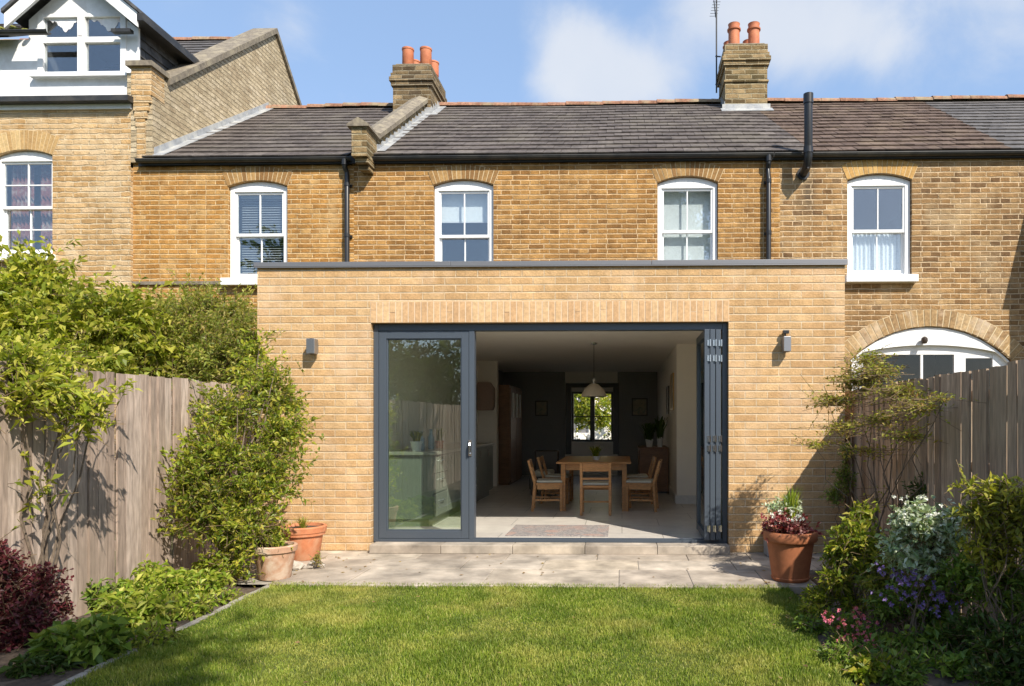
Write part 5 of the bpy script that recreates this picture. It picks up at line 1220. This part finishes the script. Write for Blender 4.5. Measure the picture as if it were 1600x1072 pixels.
def shrub(name, label, cat, base, blobs, n, leaf, asp, per, tlen, mat, seed, stems=6, r0=.012, gap=0, shell=.45, group=None, jitter=1.0, **kw):
    t = thing(name, label, cat, base, group=group); T, D = blob_tips(blobs, n, seed, shell, gap=gap)
    if jitter > 1: rj = np.random.default_rng(seed+5); k = rj.uniform(size=len(T)) < .3; c0 = np.array([b[:3] for b in blobs]).mean(0); dv = D/np.linalg.norm(D,axis=1,keepdims=True); T[k] += dv[k]*rj.uniform(.02,.16,(k.sum(),1))*jitter
    T[:,2] = np.maximum(T[:,2], base[2]+.03)
    foliage(t, T, D, leaf, asp, per, tlen, seed, M[mat], **kw)
    rr = random.Random(seed); tg = []
    for i in range(stems):
        b = blobs[i % len(blobs)]; tg.append((b[0]+rr.uniform(-.5,.5)*b[3], b[1]+rr.uniform(-.5,.5)*b[4], b[2]+rr.uniform(0,.6)*b[5]))
    if stems: branches(t, base, tg, r0, seed)
    return t
def BP(px, py, Y, rx, ry, rz, w=None):
    p = PT(px, py, Y); return (p.x, p.y, p.z, rx, ry, rz)+((w,) if w else ())
# 1 yellow-green shrub behind the left fence
b1 = [BP(20,470,.6,.9,.5,.55), BP(110,520,.3,.8,.5,.62), BP(60,430,.6,.35,.3,.45), BP(185,500,.5,.55,.45,.45), BP(-90,500,.3,1.0,.6,.7), BP(90,570,.0,.9,.4,.4), BP(215,560,.6,.5,.4,.4)]
shrub('tall_shrub', 'large yellow green shrub rising behind the left fence at the left edge', 'shrub', (PT(80,600,.5).x, .5, 0), b1, 3000, .115, .40, 11, .38, 'lf_yellow', 21, 8, .03, gap=.15, droop=.25, jitter=1.6)
# 2 olive climber between fence and extension
b2 = [BP(300,520,.9,.55,.4,.5), BP(250,500,1.2,.5,.4,.35), BP(350,560,.8,.4,.4,.5), BP(310,470,1.3,.4,.35,.25), BP(380,540,.7,.22,.3,.5), BP(260,580,.8,.5,.4,.3), BP(370,490,1.4,.35,.3,.3)]
shrub('olive_climber', 'finer olive green climber against the house wall left of the extension', 'climber', (PT(310,600,.9).x, .9, 0), b2, 2600, .066, .32, 12, .26, 'lf_olive', 22, 9, .02, gap=.25, droop=.2, jitter=1.6)
# 3 overhanging young tree in front of the left fence
Y3 = -2.9
t3 = (PT(48,900,-2.75).x+.05, -2.75, -.04)
b3 = [BP(60,600,Y3,.32,.25,.24), BP(130,620,Y3+.1,.28,.22,.20), BP(30,560,Y3,.3,.25,.2), BP(150,650,Y3+.15,.16,.15,.10), BP(100,670,Y3,.14,.12,.09), BP(-40,620,Y3,.35,.3,.3), BP(185,600,Y3+.5,.14,.12,.10), BP(90,560,Y3+.2,.3,.2,.14)]
shrub('young_tree', 'slim young tree with arching yellow green leaves in front of the left fence', 'tree', t3, b3+[BP(20,700,Y3+.05,.10,.1,.25), BP(55,760,Y3+.05,.07,.1,.2), BP(-20,800,Y3,.1,.1,.3)], 430, .075, .38, 9, .26, 'lf_yellow', 23, 8, .011, gap=.15, droop=.25, shell=.6, jitter=1.4, size_jit=(.35,1.3))
# 4 big shrub at the left corner of the extension
Y4 = -1.35
b4 = [BP(360,640,Y4+.35,.34,.3,.30), BP(410,600,Y4+.75,.33,.25,.34), BP(430,670,Y4+.4,.34,.3,.33), BP(345,710,Y4+.1,.42,.3,.34), BP(410,740,Y4+.1,.38,.32,.32), BP(330,790,Y4-.1,.38,.3,.32), BP(390,815,Y4-.1,.34,.3,.28), BP(360,870,Y4-.15,.28,.22,.2), BP(400,545,Y4+1.0,.2,.18,.22), BP(450,625,Y4+.7,.2,.18,.2), BP(300,740,Y4-.1,.22,.2,.3)]
shrub('evergreen_shrub', 'big bright green glossy shrub at the left corner of the extension', 'shrub', (PT(350,905,Y4).x, Y4, -.04), b4, 2300, .052, .44, 13, .25, 'lf_shrub', 24, 14, .013, gap=.35, shell=.62, jitter=1.35, size_jit=(.3,1.3))
# 5 low plants in the left border
def low(px, py, r, h, label, mat, seed, n=190, leaf=.07, asp=.38, group='low green plants in the left border', per=7, cat='plant', name='border_plant', tl=.13, z=-.03, dr=.3):
    g = GP(px, py, z); b = [(g.x, g.y, z+h*.35, r, r*.8, h*.55), (g.x+r*.4, g.y+.05, z+h*.5, r*.6, r*.5, h*.45), (g.x-r*.4, g.y-.03, z+h*.45, r*.6, r*.6, h*.5)]
    return shrub(name, label, cat, (g.x, g.y, z), b, n, leaf, asp, per, tl, mat, seed, 5, .005, group=group, droop=dr)
low(300, 935, .26, .30, 'yellow green border plant at the foot of the glossy shrub, farthest in the left border', 'lf_low', 31, 220)
low(250, 950, .26, .34, 'fresh green border plant, second from the patio in the left border', 'lf_low', 32, 260)
low(205, 985, .24, .30, 'leafy border plant by the stone edging, third from the patio', 'lf_low', 33, 250, .075)
low(180, 950, .22, .26, 'small leafy plant against the pale left fence', 'lf_mid', 34, 170)
low(290, 965, .18, .20, 'low pale green plant spilling to the lawn edging, nearest the patio', 'lf_low', 35, 150, .06)
low(130, 1030, .24, .26, 'broad leaved green plant half in shade beside the red shrub', 'lf_mid', 36, 200, .10, .45)
low(240, 1010, .14, .14, 'smallest pale plant at the edging in the left border', 'lf_low', 37, 90, .06)
low(345, 940, .16, .14, 'thin low plant on bare soil near the pale terracotta pot', 'lf_low', 38, 60, .05)
low(330, 905, .16, .26, 'narrow leaved yellowish plant between the glossy shrub and the pale fence', 'lf_shrub', 40, 120, .09, .16, dr=.5)
low(235, 925, .15, .30, 'upright narrow leaved plant rising behind the green border plants', 'lf_low', 42, 110, .10, .15, dr=.5)
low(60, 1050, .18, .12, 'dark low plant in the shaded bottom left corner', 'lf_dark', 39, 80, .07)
# 6 red shrub
Y6 = -3.1
b6 = [BP(15,935,Y6,.22,.2,.20), BP(60,905,Y6+.1,.18,.17,.15), BP(-20,880,Y6,.2,.17,.18), BP(20,985,Y6,.22,.17,.16), BP(95,945,Y6+.2,.09,.1,.08), BP(-60,950,Y6,.2,.2,.25), BP(60,965,Y6,.17,.16,.13), BP(10,870,Y6,.12,.12,.1)]
shrub('red_shrub', 'dark red leaved shrub at the bottom left corner of the garden', 'shrub', (PT(20,1010,Y6).x+.1, Y6, -.04), b6, 1700, .034, .6, 10, .13, 'lf_red', 41, 9, .008, shell=.6)
# creeping stems on the left fence
# 9 sparse climber-tree by the right corner
Y9 = -1.15; g9 = (PT(1375,880,Y9).x, Y9, -.04)
b9 = [BP(1330,590,Y9,.26,.2,.16,3), BP(1385,575,Y9-.2,.20,.2,.10,2), BP(1290,620,Y9,.18,.2,.12,2), BP(1420,605,-1.75,.18,.18,.09,2), BP(1300,660,Y9,.20,.2,.12,1.8), BP(1455,630,-2.1,.14,.15,.07,1.5), BP(1385,650,Y9-.3,.2,.2,.14,1.6), BP(1265,690,Y9,.07,.1,.06,.55), BP(1435,675,-1.9,.14,.15,.07,1.2), BP(1350,700,Y9,.2,.2,.12,.8), BP(1380,780,Y9,.12,.12,.2,.6), BP(1345,555,Y9,.17,.12,.10,1.2), BP(1480,615,-2.4,.06,.1,.05,.5)]
t9 = thing('wispy_tree', 'tall wispy small leaved tree in front of the right corner of the extension', 'tree', g9)
T, D = blob_tips(b9, 640, 51, .8); D[:,2] *= .35; D[:,0] += np.where(T[:,0] > g9[0]-.1, .9, -.9)
foliage(t9, T, D, .038, .42, 9, .30, 51, M['lf_rust'], spread=.6, droop=.1)
branches(t9, g9, [b[:3] for b in b9], .0075, 51, 'bark', 'trunk', .10)
b10 = [BP(1318,745,-.35,.13,.12,.18), BP(1305,770,-.3,.12,.1,.12), BP(1325,700,-.3,.08,.1,.1)]
shrub('wall_shrub', 'small loose green shrub against the extension corner behind the wispy tree', 'shrub', (PT(1318,860,-.3).x, -.3, 0), b10, 240, .035, .4, 8, .14, 'lf_mid', 52, 5, .006)
b11 = [BP(1455,765,-1.6,.22,.12,.14), BP(1430,785,-1.5,.15,.12,.12), BP(1490,790,-1.7,.15,.12,.12)]
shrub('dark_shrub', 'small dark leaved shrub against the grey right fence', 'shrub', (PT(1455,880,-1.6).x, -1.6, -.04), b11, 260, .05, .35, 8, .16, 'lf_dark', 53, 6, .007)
def flowers(parent, blobs, n, size, mat, seed, petals=5, up=.03, name='flowers'):
    T, D = blob_tips(blobs, n, seed, .25); r = np.random.default_rng(seed); P = []; DD = []
    T[:,2] += up
    for k in range(petals):
        a = 2*np.pi*k/petals; q = np.stack([np.full(n,np.cos(a)), r.uniform(-.5,.1,n), np.full(n,np.sin(a))],1)+r.normal(size=(n,3))*.2; P.append(T); DD.append(q)
    for i in range(n):
        V, Fc = leaves_np(np.array([p[i] for p in P]), np.array([d[i] for d in DD]), size*r.uniform(.75,1.15,petals), .8, seed+i, .1, .2, .1)
        mesh_np('flower', V, Fc, M[mat], parent, uv=False)
# 11 right shrubs
def rsh(label, blobs, n, leaf, asp, mat, seed, name='border_shrub', cat='shrub', per=9, tl=.16, **kw):
    b = blobs[0]; return shrub(name, label, cat, (b[0], b[1], -.04), blobs, n, leaf, asp, per, tl, mat, seed, 7, .007, **kw)
rsh('yellow green shrub left of the silver bush by the right terracotta pot', [BP(1335,835,-2.4,.17,.17,.16), BP(1310,860,-2.35,.12,.12,.12), BP(1360,870,-2.5,.18,.17,.14), BP(1310,895,-2.4,.14,.13,.10), BP(1345,800,-2.3,.12,.12,.10)], 560, .050, .42, 'lf_shrub', 61)
ts = rsh('pale silvery leaved bush with small white flowers in front of the right fence', [BP(1430,810,-3.1,.15,.17,.12), BP(1475,830,-3.1,.14,.17,.12), BP(1405,845,-3.0,.12,.13,.12), BP(1440,865,-3.1,.16,.15,.11), BP(1490,800,-3.1,.08,.1,.06)], 760, .045, .55, 'lf_silver', 62)
flowers(ts, [BP(1430,800,-3.2,.14,.12,.10), BP(1475,825,-3.2,.12,.12,.10), BP(1410,850,-3.1,.1,.1,.08)], 60, .017, 'fl_white', 73, up=.02)
rsh('golden leaved shrub at the right edge, the tallest in the right border', [BP(1560,765,-3.6,.13,.15,.10), BP(1590,810,-3.6,.15,.17,.16), BP(1530,800,-3.55,.11,.14,.10), BP(1550,850,-3.55,.15,.16,.11), BP(1640,800,-3.6,.2,.2,.22), BP(1515,755,-3.5,.06,.08,.05)], 640, .055, .36, 'lf_gold', 63)
rsh('dark green bush in shade below the golden shrub', [BP(1570,905,-3.5,.18,.17,.15), BP(1510,895,-3.3,.16,.17,.13), BP(1620,950,-3.6,.2,.2,.2), BP(1480,900,-3.2,.12,.14,.1)], 680, .050, .42, 'lf_mid', 64)
rsh('low lime green plant beside the lawn at the front of the right border', [BP(1280,930,-2.3,.13,.13,.09), BP(1310,912,-2.25,.12,.12,.09), BP(1262,950,-2.45,.08,.1,.06), BP(1288,962,-2.5,.10,.1,.07), BP(1330,935,-2.4,.12,.12,.08)], 460, .042, .36, 'lf_shrub', 65, name='border_plant', cat='plant', tl=.11)
tp = rsh('violet flowered plant in the middle of the right border', [BP(1420,925,-2.9,.17,.18,.10), BP(1455,950,-3.0,.15,.17,.11), BP(1385,945,-2.8,.14,.16,.09)], 520, .045, .42, 'lf_mid', 66, name='flowering_plant', cat='plant', tl=.13)
flowers(tp, [BP(1405,900,-3.15,.17,.12,.05), BP(1440,920,-3.25,.18,.12,.07), BP(1465,950,-3.3,.12,.10,.06), BP(1400,940,-3.2,.14,.1,.05)], 90, .018, 'fl_purple', 71)
tk = rsh('pink flowered plant at the lawn edge of the right border', [BP(1325,975,-2.8,.16,.15,.09), BP(1360,995,-2.9,.16,.14,.09), BP(1312,1005,-2.9,.10,.1,.07), BP(1350,1020,-3.1,.12,.12,.07)], 480, .038, .36, 'lf_mid', 67, name='flowering_plant', cat='plant', tl=.11)
flowers(tk, [BP(1325,975,-2.95,.17,.14,.07), BP(1340,1010,-3.1,.12,.12,.06)], 60, .017, 'fl_pink', 72)
rsh('dark leafy ground plant in shade at the bottom right', [BP(1420,1010,-3.2,.17,.16,.09), BP(1385,1030,-3.3,.12,.14,.07), BP(1470,1000,-3.2,.17,.17,.12), BP(1440,1045,-3.4,.14,.14,.08), BP(1500,1040,-3.5,.15,.15,.09)], 640, .055, .5, 'lf_mid', 68, name='border_plant', cat='plant')
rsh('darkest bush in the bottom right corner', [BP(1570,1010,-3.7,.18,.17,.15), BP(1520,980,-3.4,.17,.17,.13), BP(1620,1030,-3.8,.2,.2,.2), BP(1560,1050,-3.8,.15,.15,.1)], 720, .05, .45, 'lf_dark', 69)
rsh('grey green sprawling plant behind the violet flowers', [BP(1375,905,-2.6,.16,.16,.11), BP(1480,915,-2.9,.15,.15,.12), BP(1400,880,-2.7,.12,.12,.1)], 420, .048, .4, 'lf_olive', 70)

low(1272, 985, .14, .13, 'low bright plant at the lawn edge between the lime plant and the pink flowers', 'lf_mid', 44, 110, .05, group=None)
low(1318, 1035, .15, .13, 'low leafy plant at the lawn edge just in front of the pink flowers', 'lf_mid', 45, 130, .05, group=None)
low(1362, 1058, .15, .13, 'broad leaved low plant at the lawn edge near the bottom of the right border', 'lf_shrub', 46, 120, .065, .5, group=None)
low(1410, 1066, .15, .13, 'low plant cut by the bottom of the picture in the right border', 'lf_mid', 47, 120, .055, group=None)
# ================================================================== POTS
g = GP(1232, 912); rp_ = .275
t = thing('planter_pot', 'big terracotta pot with red foliage and pale grasses right of the doors', 'plant pot', (g.x, g.y, 0))
hp = .42; c = (g.x+.05, g.y+.15, 0)
MB().lathe(c, [(.146,0),(.159,.015),(.163,.03),(.155,.035),(.198,hp*.80),(.222,hp*.81),(.228,hp*.84),(.228,hp*.97),(.218,hp),(.198,hp),(.19,hp*.9)], 40).build('pot', M['pot'], t, smooth=True)
MB().lathe((c[0],c[1],hp*.9), [(.193,0),(.193,.005)], 24).build('soil', M['soil'], t)
Tt, Dd = blob_tips([(c[0],c[1],hp+.04,.26,.22,.13), (c[0]-.08,c[1]-.05,hp+.10,.2,.18,.10)], 260, 81, .5)
foliage(t, Tt, Dd, .042, .6, 8, .11, 81, M['lf_redpot'], name='red_foliage')
Tt, Dd = blob_tips([(c[0]+.0,c[1]+.08,hp+.22,.15,.12,.12),(c[0]-.13,c[1]+.05,hp+.22,.10,.1,.09)], 110, 82, .5)
foliage(t, Tt, Dd, .035, .5, 8, .10, 82, M['lf_silver'], name='silver_foliage')
tuft((c[0]+.02,c[1]+.05,hp+.02), 90, .46, .14, .008, M['lf_low'], t, 83, 'grass_foliage', arc=.25)
flowers(t, [(c[0]-.05,c[1]-.1,hp+.12,.18,.12,.07)], 26, .02, 'fl_white', 84, up=.02)
g2 = GP(1190, 863)
t = thing('planter_box', 'pale square planter box behind the big terracotta pot', 'planter', (g2.x+.12, -.13, 0))
MB().prism([(g2.x+.01,-.24,0),(g2.x+.29,-.24,0),(g2.x+.29,-.02,0),(g2.x+.01,-.02,0)], (0,0,.20)).build('box', M['lead'], t, bevel=.01)
tuft((g2.x+.05,-.18,.0), 26, .42, .10, .008, M['lf_rust'], t, 85, 'dry_stems', arc=.1)
MB().prism([(g2.x-.0,-.25,.2),(g2.x+.30,-.25,.2),(g2.x+.30,-.01,.2),(g2.x-.0,-.01,.2)], (0,0,.02)).build('rim', M['lead'], t, bevel=.004)
# two pots at the left
g = GP(462, 878); c = (g.x, g.y+.16, 0)
t = thing('planter_pot', 'larger orange terracotta pot against the brick wall left of the doors', 'plant pot', c)
hp = .33; R0 = .215
MB().lathe(c, [(.14,0),(.15,.01),(.185,hp*.72),(.205,hp*.73),(.207,hp*.80),(.215,hp*.82),(.222,hp*.97),(.212,hp),(.19,hp),(.185,hp*.9)], 40).build('pot', M['pot_new'], t, smooth=True)
MB().lathe((c[0],c[1],hp*.9), [(.188,0),(.188,.005)], 24).build('soil', M['soil'], t)
tuft((c[0],c[1],hp*.9), 70, .16, .16, .006, M['lf_rust'], t, 91, 'dry_foliage', arc=.4)
g = GP(418, 908); c = (g.x, g.y+.13, 0)
t = thing('planter_pot', 'smaller pale worn terracotta pot at the patio corner beside the big shrub', 'plant pot', c)
hp = .29
MB().lathe(c, [(.125,0),(.13,.01),(.165,hp*.80),(.178,hp*.81),(.182,hp*.97),(.174,hp),(.155,hp),(.15,hp*.9)], 36).build('pot', M['pot_pale'], t, smooth=True)
MB().lathe((c[0],c[1],hp*.9), [(.155,0),(.155,.005)], 24).build('soil', M['soil'], t)
Tt, Dd = blob_tips([(c[0]-.05,c[1],hp+.08,.18,.15,.12), (c[0]+.06,c[1]-.05,hp+.02,.12,.12,.07)], 150, 92, .5)
foliage(t, Tt, Dd, .042, .42, 8, .12, 92, M['lf_shrub'])
# driftwood and the weed by the pots
g = GP(465, 888); rr = random.Random(5); mb = MB()
for i in range(5):
    x0 = g.x-.12+.05*i; P = [(x0+.07*k*math.cos(i), g.y-.03+.03*math.sin(i*2+k), .03+.02*math.sin(k*1.5+i)) for k in range(5)]
    mb.tube(P, [.022,.028,.03,.02,.008], 8)
mb.lathe((g.x+.13,g.y+.03,0), [(.035,0),(.05,.02),(.045,.045),(.02,.06)], 12); mb.lathe((g.x+.20,g.y+.06,0), [(.03,0),(.035,.02),(.015,.035)], 10)
tag(mb.build('driftwood', M['driftwood'], None, smooth=True), 'grey driftwood and pebbles lying on the patio beside the orange pot', 'driftwood')
g = GP(495, 890); t = thing('weed', 'small weed growing from the patio joint right of the driftwood', 'plant', (g.x, g.y, 0))
Tt, Dd = blob_tips([(g.x,g.y,.10,.06,.06,.09)], 36, 95, .6); foliage(t, Tt, Dd, .022, .4, 7, .09, 95, M['lf_rust'])

r = np.random.default_rng(77); n = 150
fx_ = np.concatenate([r.uniform(-3.3, 2.2, 90), r.uniform(-3.4, -2.4, 30), r.uniform(1.1, 1.9, 30)]); fy_ = np.concatenate([r.uniform(-1.5, -.03, 60), r.uniform(-4, -1.6, 30), r.uniform(-1.5, -.2, 30), r.uniform(-1.5, -.2, 30)])
fz_ = np.where(fy_ > YL, .005, .006); P = np.stack([fx_, fy_, fz_], 1); D = r.normal(size=(n,3))*np.array([1,1,.04]); V, Fc = leaves_np(P, D, r.uniform(.02,.045,n), .5, 78, .0, 3.0, .35)
M['lf_dead'] = leaf_mat('dead_leaf', LC((.12,.07,.03),(.24,.15,.06),(.32,.24,.09)), .15, .8)
tag(mesh_np('fallen_leaves', V, Fc, M['lf_dead'], None, uv=False), 'small brown fallen leaves scattered over the patio and the lawn edges', 'leaves', kind='stuff')

# ================================================================== BEHIND THE VIEWER AND ACROSS THE STREET
def tree(label, x, y, h, crown_r, seed, n=700, leaf=.16, mat='lf_tree', z0=0, group='background trees', squash=1.0):
    r = random.Random(seed); t = thing('broadleaf_tree', label, 'tree', (x, y, z0), group=group); bl = []
    for i in range(9):
        a = r.uniform(0, 6.28); d = r.uniform(.2,.75)*crown_r; bl.append((x+d*math.cos(a), y+d*math.sin(a), z0+h-crown_r*squash+r.uniform(-.7,.6)*crown_r*squash, crown_r*r.uniform(.35,.6), crown_r*r.uniform(.35,.6), crown_r*squash*r.uniform(.3,.5)))
    T, D = blob_tips(bl, n, seed, .45, gap=.15); foliage(t, T, D, leaf, .5, 10, leaf*3, seed, M[mat], name='crown', twigs=False)
    mb = MB(); top = z0+h-crown_r*squash; mb.tube([(x,y,z0-.1),(x+.05,y,z0+h*.25),(x-.05,y+.05,top)], [h*.028, h*.022, h*.014], 10)
    for b in bl[:6]: mb.tube([(x-.0,y,z0+h*.3),((x+b[0])/2,(y+b[1])/2,(top+b[2])/2+.1),b[:3]], [h*.012,h*.009,h*.003], 7)
    mb.build('trunk', M['bark'], t, smooth=True); return t
tree('tall tree behind the viewer, right of the lawn, that shades the lawn corner', 1.72, -11.95, 10.6, 2.0, 101, 2600, .13)
tree('broad tree at the end of the left neighbour garden', -7.5, -13.0, 6.5, 2.6, 102, 1500, .16)
tree('low bushy tree inside the far left corner of the neighbour garden', -6.4, -15.0, 3.9, 1.7, 111, 1000, .13, 'lf_dark')
tree('round dark tree behind the left neighbour garden', -9.6, -17.5, 4.8, 2.2, 112, 1100, .15, 'lf_dark')
tree('wide dark tree well beyond the rear fence on the left', -7.8, -23.0, 5.6, 2.9, 113, 1200, .18, 'lf_dark')
tree('tree beyond the rear fence, left of the centre', -4.2, -19.0, 9.5, 3.6, 103, 1500, .20)
tree('tall tree far behind the rear fence on the left', -12.5, -18.0, 10.5, 4.0, 104, 1500, .22)
tree('tree far behind the rear fence on the right', 7.5, -24.0, 9.0, 3.4, 105, 1200, .2)
tree('bushy tree beside the left neighbour lawn', -8.6, -7.0, 3.4, 1.5, 106, 900, .11, 'lf_mid')
# street side
struct('road', MB().quad((-60,13.5,-.05),(60,13.5,-.05),(60,19,-.05),(-60,19,-.05)).build('road', M['road']))
struct('pavement', MB().box(-60, 60, 11.5, 13.4, -.09, .04).build('pavement', M['flag']))
hO = thing('street_house', 'white rendered house across the street glimpsed through the far window', 'house', (0, 23, 0))
mb = MB(); hs = [(x, x+1.0, z, z+1.6, 0) for x in (-7.5,-4.6,-2.4,.6,3.6,6.5) for z in (.9,)]
wall_holes(mb, -14, 14, -.1, 3.0, 22.5, hs, .15); wall_holes(mb, -14, 14, 3.0, 6.2, 22.5, [(a, b, 3.8, 5.3, 0) for a, b, *_ in hs], .15); mb.quad((-14,30,0),(14,30,0),(14,30,6.2),(-14,30,6.2)); mb.build('wall', M['plaster'], hO)
mb = MB().prism([(-14.3,22.2,6.1),(-14.3,26.2,8.6),(-14.3,30.2,6.1)], (28.6,0,0)).build('roof', M['slate_blue'], hO)
for a, b, *_ in hs:
    for z0, z1 in ((.9,2.5),(3.8,5.3)):
        o = MB().box(a, b, 22.64, 22.7, z0, z1).build('window', M['dark_room'], hO); m = MB(); m.box(a, a+.06, 22.58, 22.638, z0, z1); m.box(b-.06, b, 22.58, 22.638, z0, z1); m.box(a, b, 22.585, 22.636, (z0+z1)/2-.03, (z0+z1)/2+.03); m.box((a+b)/2-.02, (a+b)/2+.02, 22.59, 22.634, z0, z1); m.build('window_frame', M['white'], o)
tree('small leafy street tree seen through the left pane of the far window', -1.1, 17.6, 3.6, 1.5, 107, 900, .13, 'lf_shrub', group='street trees')
tree('russet street tree seen through the right pane of the far window', -.2, 19.6, 4.0, 1.5, 108, 900, .12, 'lf_rust', group='street trees')
t = thing('street_hedge', 'clipped hedge along the pavement below the far window view', 'hedge', (0, 11.2, 0)); Tt, Dd = blob_tips([(x, 11.2, .6, .6, .3, .55) for x in np.arange(-4, 4, .7)], 900, 109, .4); foliage(t, Tt, Dd, .07, .5, 8, .14, 109, M['hedge'], twigs=False)
